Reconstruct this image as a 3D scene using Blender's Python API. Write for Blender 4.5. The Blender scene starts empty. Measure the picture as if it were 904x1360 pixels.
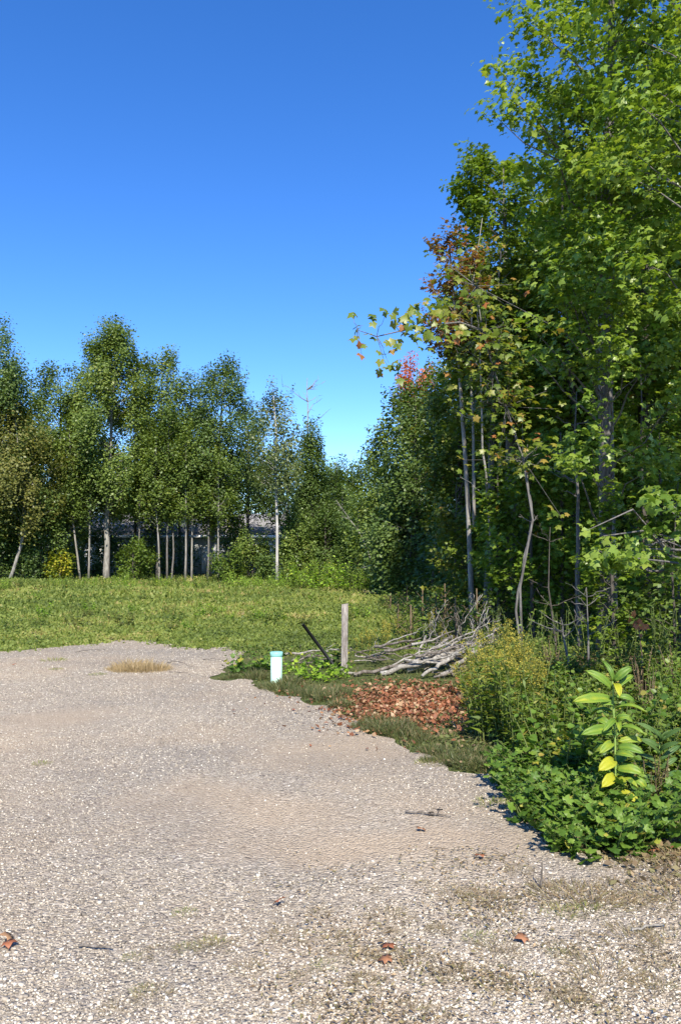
import bpy, math
import numpy as np
from mathutils import Vector
rng = np.random.default_rng(11)
R = math.radians
sc = bpy.context.scene
col = sc.collection
F = 1067.0; CH = 1.6; PIT = math.atan(55/F)

# ------------------------------------------------------------------ camera
cam = bpy.data.objects.new('camera', bpy.data.cameras.new('camera')); col.objects.link(cam)
cam.location = (0, 0, CH); cam.rotation_euler = (math.pi/2+PIT, 0, 0)
cam.data.sensor_fit = 'VERTICAL'; cam.data.angle = 2*math.atan(680/F)
cam.data.clip_end = 3000; cam.data.clip_start = .05
sc.camera = cam

def at(px, py, Y):
    u, v = (px-452)/F, (680-py)/F
    y = math.cos(PIT)-v*math.sin(PIT); z = math.sin(PIT)+v*math.cos(PIT)
    k = Y/y
    return np.array([u*k, Y, CH+z*k])
def gp(px, py, z0=0.0):
    u, v = (px-452)/F, (680-py)/F
    y = math.cos(PIT)-v*math.sin(PIT); z = math.sin(PIT)+v*math.cos(PIT)
    k = (z0-CH)/z
    return np.array([u*k, y*k, z0])
def zat(py, Y): return float(at(452, py, Y)[2])

# ------------------------------------------------------------------ sky, sun
SUN_AZ, SUN_EL = 5, 43           # degrees to the right of straight behind the camera
w = bpy.data.worlds.new("World"); sc.world = w; w.use_nodes = True
nt = w.node_tree; nt.nodes.clear()
sky = nt.nodes.new('ShaderNodeTexSky'); sky.sky_type = 'NISHITA'; sky.sun_disc = False
sky.sun_elevation = R(SUN_EL); sky.sun_rotation = R(180-SUN_AZ)
sky.altitude = 1500; sky.air_density = 1.0; sky.dust_density = 0.0; sky.ozone_density = 4.0
hs = nt.nodes.new('ShaderNodeHueSaturation'); hs.inputs['Saturation'].default_value = 1.26; hs.inputs['Hue'].default_value = .510
bg = nt.nodes.new('ShaderNodeBackground'); bg.inputs[1].default_value = 0.15
wo = nt.nodes.new('ShaderNodeOutputWorld')
nt.links.new(sky.outputs[0], hs.inputs['Color']); nt.links.new(hs.outputs[0], bg.inputs[0]); nt.links.new(bg.outputs[0], wo.inputs[0])
sun = bpy.data.objects.new('sun', bpy.data.lights.new('sun', 'SUN')); col.objects.link(sun)
sun.data.energy = 5.0; sun.data.angle = R(0.53); sun.data.color = (1, .93, .80)
tos = Vector((math.sin(R(SUN_AZ))*math.cos(R(SUN_EL)), -math.cos(R(SUN_AZ))*math.cos(R(SUN_EL)), math.sin(R(SUN_EL))))
sun.rotation_euler = tos.to_track_quat('Z', 'Y').to_euler(); sun.location = (20, -40, 40)
sc.view_settings.view_transform = 'Standard'; sc.view_settings.look = 'None'
sc.view_settings.exposure = 0.85; sc.view_settings.gamma = 1
sc.render.engine = 'CYCLES'
sc.cycles.max_bounces = 6; sc.cycles.diffuse_bounces = 3; sc.cycles.transmission_bounces = 4

# ------------------------------------------------------------------ materials
def newmat(name):
    m = bpy.data.materials.new(name); m.use_nodes = True
    n = m.node_tree.nodes; n.clear()
    o = n.new('ShaderNodeOutputMaterial'); p = n.new('ShaderNodeBsdfPrincipled')
    m.node_tree.links.new(p.outputs[0], o.inputs[0])
    return m, n, m.node_tree.links, p, o
def ramp(n, stops, interp='LINEAR'):
    r = n.new('ShaderNodeValToRGB'); cr = r.color_ramp; cr.interpolation = interp
    while len(cr.elements) < len(stops): cr.elements.new(.5)
    for e, (p, c) in zip(cr.elements, stops): e.position = p; e.color = (*c, 1)
    return r
def leafmat(name, stops, trans=.35, rough=.45, spec=.4):
    m, n, l, p, o = newmat(name)
    a = n.new('ShaderNodeAttribute'); a.attribute_name = 'v'
    if name.startswith('leaf') or name.startswith('weed') or name.startswith('vine'):
        stops = [(q, (c[0]*1.6, c[1]*1.5, c[2]*1.05)) for q, c in stops]
    r = ramp(n, stops); l.new(a.outputs['Fac'], r.inputs[0]); l.new(r.outputs[0], p.inputs['Base Color'])
    p.inputs['Roughness'].default_value = rough; p.inputs['Specular IOR Level'].default_value = spec
    t = n.new('ShaderNodeBsdfTranslucent'); g = n.new('ShaderNodeMixRGB'); g.blend_type = 'MULTIPLY'; g.inputs[0].default_value = 1
    g.inputs[2].default_value = (1.4, 1.4, .55, 1)
    l.new(r.outputs[0], g.inputs[1]); l.new(g.outputs[0], t.inputs[0])
    mx = n.new('ShaderNodeMixShader'); mx.inputs[0].default_value = trans
    l.new(p.outputs[0], mx.inputs[1]); l.new(t.outputs[0], mx.inputs[2]); l.new(mx.outputs[0], o.inputs[0])
    return m
G = {}
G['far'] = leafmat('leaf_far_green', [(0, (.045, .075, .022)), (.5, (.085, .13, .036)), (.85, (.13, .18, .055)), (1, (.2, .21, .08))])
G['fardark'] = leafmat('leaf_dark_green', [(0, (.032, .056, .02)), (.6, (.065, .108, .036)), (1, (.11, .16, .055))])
G['grey'] = leafmat('leaf_greyish', [(0, (.05, .075, .035)), (.6, (.09, .12, .06)), (1, (.16, .18, .10))])
G['olive'] = leafmat('leaf_olive', [(0, (.06, .075, .024)), (.5, (.10, .115, .038)), (1, (.15, .14, .055))])
G['maple'] = leafmat('leaf_maple', [(0, (.05, .085, .018)), (.45, (.10, .16, .028)), (.85, (.11, .18, .03)), (.96, (.2, .22, .04)), (1, (.25, .11, .03))], .4, .38, .5)
G['maplelight'] = leafmat('leaf_maple_light', [(0, (.065, .12, .025)), (.5, (.115, .185, .036)), (1, (.2, .26, .07))], .42, .38, .5)
G['maplewarm'] = leafmat('leaf_turning', [(0, (.04, .07, .012)), (.55, (.08, .12, .02)), (.86, (.14, .15, .03)), (.96, (.18, .13, .04)), (1, (.20, .08, .04))], .35, .42, .45)
G['rust'] = leafmat('leaf_rust', [(0, (.05, .06, .02)), (.3, (.08, .075, .028)), (.55, (.17, .095, .05)), (1, (.23, .10, .06))], .3)
G['red'] = leafmat('leaf_coral', [(0, (.22, .075, .04)), (.6, (.34, .12, .065)), (1, (.38, .20, .09))], .35)
G['yellowg'] = leafmat('leaf_yellow_green', [(0, (.08, .13, .02)), (.6, (.17, .21, .03)), (1, (.36, .32, .05))], .4)
G['weed'] = leafmat('weed_leaf', [(0, (.03, .055, .012)), (.5, (.07, .115, .025)), (.9, (.12, .17, .035)), (1, (.2, .17, .05))], .35)
G['weedlime'] = leafmat('weed_leaf_lime', [(0, (.07, .14, .02)), (.6, (.15, .26, .035)), (1, (.28, .36, .05))], .4)
G['vine'] = leafmat('vine_leaf', [(0, (.03, .07, .014)), (.5, (.06, .12, .022)), (.93, (.11, .18, .035)), (1, (.2, .2, .04))], .35, .5)
G['milk'] = leafmat('milkweed_leaf', [(0, (.08, .18, .028)), (.55, (.19, .30, .035)), (1, (.43, .43, .03))], .38, .5)
G['milkgreen'] = leafmat('milkweed_leaf_green', [(0, (.05, .12, .03)), (1, (.12, .2, .05))], .35, .5)
G['gold'] = leafmat('goldenrod_bloom', [(0, (.16, .18, .03)), (.5, (.30, .27, .035)), (1, (.46, .36, .05))], .25, .7)
G['grass'] = leafmat('grass_blade', [(0, (.085, .12, .024)), (.3, (.15, .20, .035)), (.55, (.23, .27, .055)), (.75, (.32, .29, .09)), (.9, (.40, .30, .13)), (1, (.5, .4, .22))], .35, .6)
G['tuft'] = leafmat('tuft_blade', [(0, (.05, .075, .02)), (.5, (.10, .12, .04)), (.8, (.18, .16, .07)), (1, (.28, .22, .12))], .3, .55)
G['straw'] = leafmat('straw_blade', [(0, (.22, .16, .08)), (.5, (.38, .28, .15)), (1, (.5, .38, .22))], .3, .6)
G['litter'] = leafmat('dry_leaf', [(0, (.08, .045, .025)), (.3, (.20, .075, .035)), (.6, (.31, .11, .05)), (.8, (.34, .20, .10)), (1, (.46, .35, .22))], .15, .6)
G['drab2'] = leafmat('ground_cover_leaf', [(0, (.05, .05, .02)), (.35, (.09, .12, .03)), (.65, (.15, .16, .05)), (.85, (.20, .14, .08)), (1, (.32, .22, .13))], .25, .6)
G['drab'] = leafmat('drab_mat', [(0, (.10, .075, .045)), (.4, (.22, .15, .08)), (.7, (.18, .17, .07)), (1, (.40, .28, .16))], .2, .6)

def barkmat(name, c0, c1, c2, scale=6, bump=.4):
    m, n, l, p, o = newmat(name)
    tc = n.new('ShaderNodeTexCoord'); mp = n.new('ShaderNodeMapping'); mp.inputs['Scale'].default_value = (scale*3, scale*3, scale*.6)
    l.new(tc.outputs['Object'], mp.inputs[0])
    no = n.new('ShaderNodeTexNoise'); no.inputs['Scale'].default_value = 1.5; no.inputs['Detail'].default_value = 6; no.inputs['Roughness'].default_value = .7
    l.new(mp.outputs[0], no.inputs[0])
    r = ramp(n, [(.3, c0), (.5, c1), (.7, c2)]); l.new(no.outputs[0], r.inputs[0]); l.new(r.outputs[0], p.inputs['Base Color'])
    p.inputs['Roughness'].default_value = .85; p.inputs['Specular IOR Level'].default_value = .2
    b = n.new('ShaderNodeBump'); b.inputs['Strength'].default_value = bump; b.inputs['Distance'].default_value = .02
    l.new(no.outputs[0], b.inputs['Height']); l.new(b.outputs[0], p.inputs['Normal'])
    return m
B = {}
B['grey'] = barkmat('bark_grey', (.05, .045, .04), (.13, .12, .11), (.24, .23, .21))
B['pale'] = barkmat('bark_pale', (.10, .09, .08), (.22, .205, .18), (.36, .34, .31), 3, .2)
B['birch'] = barkmat('bark_birch', (.2, .19, .17), (.38, .36, .33), (.52, .50, .47), 2, .15)
B['dark'] = barkmat('bark_dark', (.03, .025, .02), (.07, .06, .05), (.13, .12, .10))
B['dead'] = barkmat('dead_wood', (.08, .07, .06), (.24, .22, .19), (.42, .40, .36), 5, .5)
B['deaddark'] = barkmat('dead_wood_dark', (.04, .03, .025), (.13, .11, .09), (.26, .23, .20), 5, .5)
B['stem'] = barkmat('green_stem', (.06, .08, .02), (.10, .13, .035), (.15, .17, .05), 10, .1)
B['milkstem'] = barkmat('milkweed_stem', (.12, .2, .05), (.2, .3, .07), (.3, .38, .1), 10, .1)
B['brownstem'] = barkmat('brown_stem', (.06, .04, .025), (.14, .10, .06), (.22, .17, .10), 10, .1)

# ------------------------------------------------------------------ mesh building
class MB:
    def __init__(s): s.V = []; s.F = {}; s.A = []; s.n = 0
    def add(s, v, f, a=.5):
        v = np.asarray(v, float).reshape(-1, 3); f = np.asarray(f, int)
        s.V.append(v); s.F.setdefault(f.shape[1], []).append(f+s.n)
        s.A.append(np.broadcast_to(np.asarray(a, float), (len(v),))); s.n += len(v)
    def tube(s, path, rad, sides=6, cap=True, a=.5):
        P = np.asarray(path, float); K = len(P); rad = np.broadcast_to(np.asarray(rad, float), (K,))
        T = np.gradient(P, axis=0); T /= np.linalg.norm(T, axis=1)[:, None]+1e-9
        ref = np.array([1., 0, 0]) if abs(T[0][0]) < .8 else np.array([0, 1., 0])
        U = np.cross(T, ref); U /= np.linalg.norm(U, axis=1)[:, None]+1e-9; W = np.cross(T, U)
        an = np.arange(sides)*2*math.pi/sides
        ring = P[:, None]+rad[:, None, None]*(np.cos(an)[None, :, None]*U[:, None]+np.sin(an)[None, :, None]*W[:, None])
        i = np.arange(K-1)[:, None]*sides; j = np.arange(sides)[None]; j2 = (j+1) % sides
        q = np.stack([i+j, i+j2, i+sides+j2, i+sides+j], -1).reshape(-1, 4)
        s.add(ring.reshape(-1, 3), q, a)
        if cap and sides > 3:
            for r_ in (0, K-1):
                b = s.n-K*sides+r_*sides; ids = np.arange(sides)
                if r_ == 0: ids = ids[::-1]
                s.F.setdefault(sides, []).append((b+ids)[None])
    def build(s, name, mat, parent=None, origin=(0, 0, 0), smooth=False):
        me = bpy.data.meshes.new(name)
        V = np.concatenate(s.V) - np.asarray(origin, float)
        me.vertices.add(len(V)); me.vertices.foreach_set('co', V.astype(np.float32).ravel())
        idx = []; st = []; o = 0; 
        for k, fl in s.F.items():
            f = np.concatenate(fl); idx.append(f.ravel()); st.append(o+np.arange(len(f))*k); o += f.size
        idx = np.concatenate(idx); st = np.concatenate(st)
        me.loops.add(len(idx)); me.loops.foreach_set('vertex_index', idx.astype(np.int32))
        me.polygons.add(len(st)); me.polygons.foreach_set('loop_start', st.astype(np.int32))
        if smooth: me.polygons.foreach_set('use_smooth', np.ones(len(st), bool))
        me.update(calc_edges=True)
        at_ = me.attributes.new('v', 'FLOAT', 'POINT'); at_.data.foreach_set('value', np.concatenate(s.A).astype(np.float32))
        me.materials.append(mat)
        ob = bpy.data.objects.new(name, me); col.objects.link(ob)
        if parent is not None: ob.parent = parent
        else: ob.location = origin
        return ob

def tag(o, label, cat, group=None, kind=None):
    if label: o['label'] = label
    if cat: o['category'] = cat
    if group: o['group'] = group
    if kind: o['kind'] = kind
    return o
def empty(name, loc, label, cat, group=None):
    e = bpy.data.objects.new(name, None); col.objects.link(e); e.location = [float(c) for c in loc]; e.empty_display_size = .2
    return tag(e, label, cat, group)
def copy_thing(src, loc, rz=0, s=1, label=None, group=None):
    r = src.copy(); col.objects.link(r); r.location = [float(c) for c in loc]; r.rotation_euler = (0, 0, rz); r.scale = (s, s, s)
    if label: r['label'] = label
    if group: r['group'] = group
    for ch in list(src.children):
        c = ch.copy(); col.objects.link(c); c.parent = r
    return r

def nrm(a): return a/(np.linalg.norm(a, axis=-1, keepdims=True)+1e-9)
# leaf outlines: x across, y along, z up
def T_(v, f): return np.array(v, float), np.array(f, int)
LT = {}
LT['quad'] = T_([(0, 0, 0), (-.36, .5, .06), (0, 1, -.06), (.36, .5, .06)], [(0, 3, 2, 1)])
LT['tri'] = T_([(-.5, 0, 0), (.5, 0, 0), (0, 1, 0)], [(0, 1, 2)])
LT['oval'] = T_([(0, 0, 0), (-.3, .3, .07), (-.26, .7, .05), (0, 1, -.1), (.26, .7, .05), (.3, .3, .07)], [(0, 5, 4, 3), (0, 3, 2, 1)])
LT['lance'] = T_([(0, 0, 0), (-.09, .35, .03), (0, 1, -.12), (.09, .35, .03)], [(0, 3, 2, 1)])
_m = [(0, .36, .0)]
_m += [(-.06, 0, 0), (-.40, .02, -.10), (-.34, .24, .02), (-.56, .5, -.10), (-.27, .60, .03), (0, 1.0, -.14), (.27, .60, .03), (.56, .5, -.10), (.34, .24, .02), (.40, .02, -.10), (.06, 0, 0)]
LT['maple'] = T_(_m, [(0, 3, 2, 1), (0, 5, 4, 3), (0, 7, 6, 5), (0, 9, 8, 7), (0, 11, 10, 9)])
_v = [(0, .38, .05)]
for k in range(20):
    an = -math.pi/2+(k+.5)*2*math.pi/20; rr = .5*(.80+.17*math.cos(5*(an-math.pi/2))+(.07 if k % 2 else -.05)); _v.append((rr*math.cos(an)*1.08, .45+rr*math.sin(an), .07*math.cos(5*(an-math.pi/2))-.10*abs(math.cos(an))))
LT['lobed'] = T_(_v, [(0, 1+2*k, 2+2*k, (3+2*k) if k < 9 else 1) for k in range(10)])

def leaves(mb, P, N, D, S, A, kind='quad', wid=1.0):
    """put one leaf at each P, normal about N, pointing about D"""
    tv, tf = LT[kind]; n = len(P)
    N = nrm(N); D = nrm(D-(D*N).sum(-1, keepdims=True)*N); X = np.cross(D, N)
    S = np.broadcast_to(S, (n,)).reshape(n, 1, 1)
    V = P[:, None]+S*(tv[None, :, 0:1]*wid*X[:, None]+tv[None, :, 1:2]*D[:, None]+tv[None, :, 2:3]*N[:, None])
    f = tf[None]+(np.arange(n)*len(tv))[:, None, None]
    mb.add(V.reshape(-1, 3), f.reshape(-1, tf.shape[1]), np.repeat(np.clip(np.broadcast_to(A, (n,)), 0, 1), len(tv)))

def curve(p0, p1, k=5, sag=0., wob=.0):
    t = np.linspace(0, 1, k)[:, None]; p = p0+(p1-p0)*t
    p[:, 2] += sag*4*(t*(1-t))[:, 0]
    if wob: p[1:-1] += rng.normal(0, wob, (k-2, 3))
    return p

LAIX = 4.4
def prof(kind, t):
    t = np.clip(t, 0, 1)
    if kind == 'cone': return (1-t)**.75*np.minimum(1, .55+t*4)+.03
    if kind == 'peak': return np.sin(np.pi*(t*.96+.03)**.78)**.6+.03
    if kind == 'col': return np.sin(np.pi*np.clip(t*.93+.07, 0, 1))**.4*.9+.05
    if kind == 'top': return np.sin(np.pi*t**1.5)**.55+.04
    return np.sin(np.pi*(t*.94+.05)**.8)**.55+.04

def tree(label, px, Y, top, hw, bot, kind='round', leaf='quad', size=.15, pal='far', lai=3.5, tr=.1, bark='grey', dx=0, dy=0, bpx=None,
         name='tree', cat='tree', group=None, extra=(), cs=None, upr=.5, mult=None, crown_off=0, hollow=.35, asym=0, path=None, fuzz=1.0):
    """px, top, bot, hw: where crown centre, top, bottom and half width fall; X, heights are turned into metres once"""
    s = 1/F*Y
    if Y > 44 and name == 'tree' and cat == 'tree': hw *= 1.08; bot += 12 if bot < 700 else 0
    cx = (px-452)*s; bx = (bpx-452)*s if bpx is not None else cx
    H = zat(top, Y); cb = max(.2, zat(bot, Y)); Rr = hw*s; h = H-cb
    base = np.array([bx, Y, 0.]); root = empty(name, base, label, cat, group)
    K = 12; t = np.linspace(0, 1, K)
    if Y > 28: upr = .85
    if Y > 44 and kind == 'round': kind = 'peak'
    if path is not None:
        pp = np.array([at(a, b, c) for a, b, c in path]); K = 14
        tt = np.linspace(0, 1, len(pp)); t = np.linspace(0, 1, K)
        P = np.stack([np.interp(t, tt, pp[:, i]) for i in range(3)], 1); P[0, 2] = -.05
        P[1:] += rng.normal(0, tr*.12, (K-1, 3))
    else:
        P = np.stack([bx+(cx-bx)*t**1.3, Y+dy*t, H*.95*t], 1); P[0, 2] = -.1
        wb = rng.normal(0, tr*.35, (K, 3)); wb[0] = 0; P += np.cumsum(wb, 0)*.45*np.array([1, 1, 0])
    rad = tr*(1-t)**.75+.012; rad[0] *= 1.35
    tb = MB(); tb.tube(P, rad, 8)
    fo = MB()
    proj = math.pi/4*2*Rr*h*.85
    cs = cs or (.17*Rr+.22)
    nc = int(max(14, min(160, proj/(cs*cs)*1.25)))
    tt = rng.random(nc*4); keep = rng.random(nc*4) < prof(kind, tt); tt = tt[keep][:nc]; nc = len(tt)
    ang = rng.random(nc)*2*math.pi
    lob = 1+.22*np.sin(ang*3+rng.random()*6+tt*5)+.12*np.sin(ang*5+tt*9)
    rad_f = Rr*prof(kind, tt)*np.sqrt(hollow+(1-hollow)*rng.random(nc))*lob
    C = np.stack([np.interp(tt*h+cb, P[:, 2], P[:, 0])+crown_off*s+rad_f*np.cos(ang)*(1+asym*-np.cos(ang)), np.interp(tt*h+cb, P[:, 2], P[:, 1])+rad_f*np.sin(ang), cb+tt*h], 1)
    if kind != 'cone' and kind != 'round':
        pass
    C[:, 2] -= cs*.4
    CS = np.full(nc, cs)*rng.uniform(.7, 1.3, nc)*(.82 if leaf == 'maple' else 1)
    flat = .42 if leaf == 'maple' else .7
    if len(extra):
        E = np.array([list(at(a, b, c)) for a, b, c, r in extra]); C = np.concatenate([C, E]); CS = np.concatenate([CS, [e[3] for e in extra]]); nc = len(C)
    cv = rng.random(nc)
    la = .5*size*size if leaf in ('quad', 'maple') else .45*size*size
    if leaf == 'maple': la = .42*size*size
    N = int(lai*proj/la*.55*LAIX); size = size*(1.12 if leaf == 'quad' else .92); N = int(N*(1.45 if Y > 44 and Y < 53 else 1))
    if leaf == 'maple': N = int(N*1.0); upr = .12
    if mult: N = int(N*mult)
    wts = CS**2; wts = wts/wts.sum()
    ci = rng.choice(nc, N, p=wts)
    # limbs to each clump
    for i in range(nc):
        c = C[i]; ax_z = max(P[1, 2], min(P[-1, 2]-.1, c[2]-.55*math.hypot(c[0]-P[0, 0], c[1]-P[0, 1])-.1))
        a0 = np.array([np.interp(ax_z, P[:, 2], P[:, k]) for k in range(3)])
        fr = ax_z/max(.1, P[-1, 2]); r0 = min((tr*(1-fr)**.75+.008)*.33, .006+.007*np.linalg.norm(c-a0))
        ln = np.linalg.norm(c-a0)
        tb.tube(curve(a0, c, 5, sag=.06*ln, wob=.03*ln), np.linspace(r0, .005, 5), 4, cap=False)
    out = C[ci]-np.stack([np.interp(C[ci, 2], P[:, 2], P[:, 0]), np.interp(C[ci, 2], P[:, 2], P[:, 1]), C[ci, 2]-.5], 1)
    out = nrm(out); dirv = nrm(out*(1-upr)+np.array([0, 0, 1.])*upr)
    g = rng.normal(0, 1, (N, 3)); r_ = np.abs(g)
    Lp = C[ci]+dirv*(np.clip(rng.normal(.1, .7, N), -1.5, 1.15)*CS[ci])[:, None]+np.clip(g, -1.6, 1.6)*(CS[ci]*.52)[:, None]*np.array([1, 1, flat])*fuzz
    Lp[:, 2] = np.maximum(Lp[:, 2], .08)
    nn = np.array([0, 0, .75])+out*.55+rng.normal(0, .5, (N, 3))
    dd = rng.normal(0, 1, (N, 3))*np.array([1, 1, .4])+out*.6-np.array([0, 0, .35])
    v = cv[ci]*.45+rng.random(N)*.55
    leaves(fo, Lp, nn, dd, size*(.88 if Y > 44 else 1)*rng.uniform(.45, 1.35, N), v, leaf)
    tb.build('trunk', B[bark], root, base, smooth=True)
    fo.build('crown', G[pal], root, base)
    return root

# ------------------------------------------------------------------ ground
def gridsheet(name, x0, x1, y0, y1, nx, ny, hf, mat):
    xs = np.linspace(x0, x1, nx); ys = np.linspace(y0, y1, ny)
    X, Y = np.meshgrid(xs, ys); V = np.stack([X, Y, hf(X, Y)], -1).reshape(-1, 3)
    i = np.arange(ny-1)[:, None]*nx+np.arange(nx-1)[None]
    f = np.stack([i, i+1, i+nx+1, i+nx], -1).reshape(-1, 4)
    mb = MB(); mb.add(V, f); o = mb.build(name, mat, smooth=True); o['kind'] = 'structure'; return o
def noisecol(n, l, tc, scale, detail=5, rough=.6):
    no = n.new('ShaderNodeTexNoise'); no.inputs['Scale'].default_value = scale; no.inputs['Detail'].default_value = detail; no.inputs['Roughness'].default_value = rough
    l.new(tc, no.inputs[0]); return no.outputs[0]
def math_n(n, l, op, a, b):
    m = n.new('ShaderNodeMath'); m.operation = op
    for k, x in enumerate((a, b)):
        if isinstance(x, (int, float)): m.inputs[k].default_value = x
        else: l.new(x, m.inputs[k])
    return m.outputs[0]
def mix(n, l, f, a, b):
    m = n.new('ShaderNodeMixRGB')
    for k, x in enumerate((f, a, b)):
        if isinstance(x, (int, float)): m.inputs[k].default_value = x
        elif isinstance(x, tuple): m.inputs[k].default_value = (*x, 1)
        else: l.new(x, m.inputs[k])
    return m.outputs[0]

PATCH = [(*gp(a_, b_)[:2], c_, d_) for a_, b_, c_, d_ in [(380, 1128, .75, .35), (540, 1130, .8, .4), (370, 1080, .7, .5), (270, 1060, .7, .45), (470, 1000, .9, .8), (80, 955, .8, .8), (620, 1110, .5, .3)]]
def gravel_mat():
    m, n, l, p, o = newmat('gravel')
    tc = n.new('ShaderNodeTexCoord').outputs['Object']
    vs = []
    for s_ in (55, 110):
        v = n.new('ShaderNodeTexVoronoi'); v.inputs['Scale'].default_value = s_; v.inputs['Randomness'].default_value = 1
        wv = n.new('ShaderNodeTexNoise'); wv.inputs['Scale'].default_value = s_*.6
        l.new(tc, v.inputs['Vector']); vs.append(v)
    r1 = ramp(n, [(0, (.10, .088, .075)), (.2, (.20, .17, .145)), (.45, (.30, .26, .215)), (.7, (.39, .345, .285)), (.9, (.50, .455, .39)), (1, (.62, .58, .51))])
    l.new(vs[0].outputs['Color'], r1.inputs[0])
    r2 = ramp(n, [(0, (.13, .11, .09)), (.4, (.27, .235, .19)), (.8, (.38, .34, .28)), (1, (.56, .51, .44))])
    l.new(vs[1].outputs['Color'], r2.inputs[0])
    n3 = noisecol(n, l, tc, 12, 4)
    sel = ramp(n, [(.44, (0, 0, 0)), (.56, (1, 1, 1))]); l.new(n3, sel.inputs[0])
    c = mix(n, l, sel.outputs[0], r1.outputs[0], r2.outputs[0])
    # fines: packed sandy dust in broad patches
    pn = noisecol(n, l, tc, .55, 6, .65)
    pr = ramp(n, [(.46, (0, 0, 0)), (.68, (1, 1, 1))]); l.new(pn, pr.inputs[0])
    fine = noisecol(n, l, tc, 90, 3)
    fr = ramp(n, [(.3, (.28, .22, .16)), (.7, (.42, .34, .25))]); l.new(fine, fr.inputs[0])
    c = mix(n, l, math_n(n, l, 'MULTIPLY', pr.outputs[0], .8), c, fr.outputs[0])
    # bare patches of packed sand
    wob = n.new('ShaderNodeMixRGB'); wob.blend_type = 'ADD'; wob.inputs[0].default_value = 1
    nz = n.new('ShaderNodeTexNoise'); nz.inputs['Scale'].default_value = 1.7; nz.inputs['Detail'].default_value = 5; l.new(tc, nz.inputs[0])
    l.new(tc, wob.inputs[1]); l.new(nz.outputs['Color'], wob.inputs[2])
    for cx_, cy_, rx_, ry_ in PATCH:
        mp = n.new('ShaderNodeMapping'); mp.inputs['Location'].default_value = (-(cx_+.5)/rx_, -(cy_+.5)/ry_, 0); mp.inputs['Scale'].default_value = (1/rx_, 1/ry_, 0)
        l.new(wob.outputs[0], mp.inputs[0]); ln_ = n.new('ShaderNodeVectorMath'); ln_.operation = 'LENGTH'; l.new(mp.outputs[0], ln_.inputs[0])
        rr = ramp(n, [(.25, (.55, .55, .55)), (1, (0, 0, 0))]); l.new(ln_.outputs['Value'], rr.inputs[0]); c = mix(n, l, rr.outputs[0], c, fr.outputs[0])
    gn = noisecol(n, l, tc, .35, 3); gr = ramp(n, [(.35, (.84, .83, .82)), (.65, (1.22, 1.16, 1.06))]); l.new(gn, gr.inputs[0])
    mm = n.new('ShaderNodeMixRGB'); mm.blend_type = 'MULTIPLY'; mm.inputs[0].default_value = 1; l.new(c, mm.inputs[1]); l.new(gr.outputs[0], mm.inputs[2])
    l.new(mm.outputs[0], p.inputs['Base Color']); p.inputs['Roughness'].default_value = .9; p.inputs['Specular IOR Level'].default_value = .25
    d = math_n(n, l, 'ADD', math_n(n, l, 'MULTIPLY', vs[0].outputs['Distance'], -1.0), math_n(n, l, 'MULTIPLY', vs[1].outputs['Distance'], -.5))
    d = math_n(n, l, 'ADD', d, math_n(n, l, 'MULTIPLY', noisecol(n, l, tc, 25, 4), .6))
    b = n.new('ShaderNodeBump'); b.inputs['Strength'].default_value = .9; b.inputs['Distance'].default_value = .012
    l.new(d, b.inputs['Height']); l.new(b.outputs[0], p.inputs['Normal'])
    return m
def soil_mat(name, stops, sc1=3.0):
    m, n, l, p, o = newmat(name)
    tc = n.new('ShaderNodeTexCoord').outputs['Object']
    a = noisecol(n, l, tc, sc1, 8, .7); r = ramp(n, stops); l.new(a, r.inputs[0])
    l.new(r.outputs[0], p.inputs['Base Color']); p.inputs['Roughness'].default_value = .95; p.inputs['Specular IOR Level'].default_value = .1
    b = n.new('ShaderNodeBump'); b.inputs['Strength'].default_value = .8; b.inputs['Distance'].default_value = .05
    l.new(noisecol(n, l, tc, 18, 6), b.inputs['Height']); l.new(b.outputs[0], p.inputs['Normal'])
    return m
def hf(X, Y):
    k = np.clip((Y-16)/12, 0, 1)
    return k*(.10*np.sin(X*.35+1)*np.cos(Y*.3)+.05*np.sin(X*.9+Y*.7))
M_ground = soil_mat('turf_soil', [(.3, (.045, .06, .02)), (.5, (.08, .10, .03)), (.65, (.13, .12, .05)), (.8, (.17, .13, .08))], 1.6)
M_floor = soil_mat('forest_litter', [(.3, (.03, .022, .015)), (.55, (.07, .05, .03)), (.75, (.13, .09, .055))], 5)
M_gravel = gravel_mat()
gridsheet('ground', -600, 600, -500, 900, 3, 3, lambda X, Y: X*0-.14, M_ground)
gridsheet('grass_field', -90, 90, -60, 130, 181, 191, hf, M_ground)

def sheet(name, pts, z, mat):
    import bmesh
    bm = bmesh.new(); vs = [bm.verts.new((float(x), float(y), z)) for x, y in pts]; bm.faces.new(vs)
    bmesh.ops.recalc_face_normals(bm, faces=bm.faces[:])
    if bm.faces[0].normal.z < 0: bmesh.ops.reverse_faces(bm, faces=bm.faces[:])
    bmesh.ops.triangulate(bm, faces=bm.faces[:])
    me = bpy.data.meshes.new(name); bm.to_mesh(me); bm.free(); me.materials.append(mat)
    o = bpy.data.objects.new(name, me); col.objects.link(o); o['kind'] = 'structure'; return o
edge_px = [(0, 866), (60, 861), (115, 856), (150, 852), (200, 853), (260, 860), (300, 861), (322, 869), (318, 880), (292, 893), (272, 904), (300, 907), (330, 902), (345, 918), (400, 930), (440, 936), (470, 952), (478, 972), (520, 986), (560, 1002), (600, 1024), (650, 1030), (668, 1046), (690, 1082), (715, 1108), (740, 1140), (790, 1142), (850, 1132), (904, 1110)]
E = np.array([gp(a, b)[:2] for a, b in edge_px])
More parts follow.
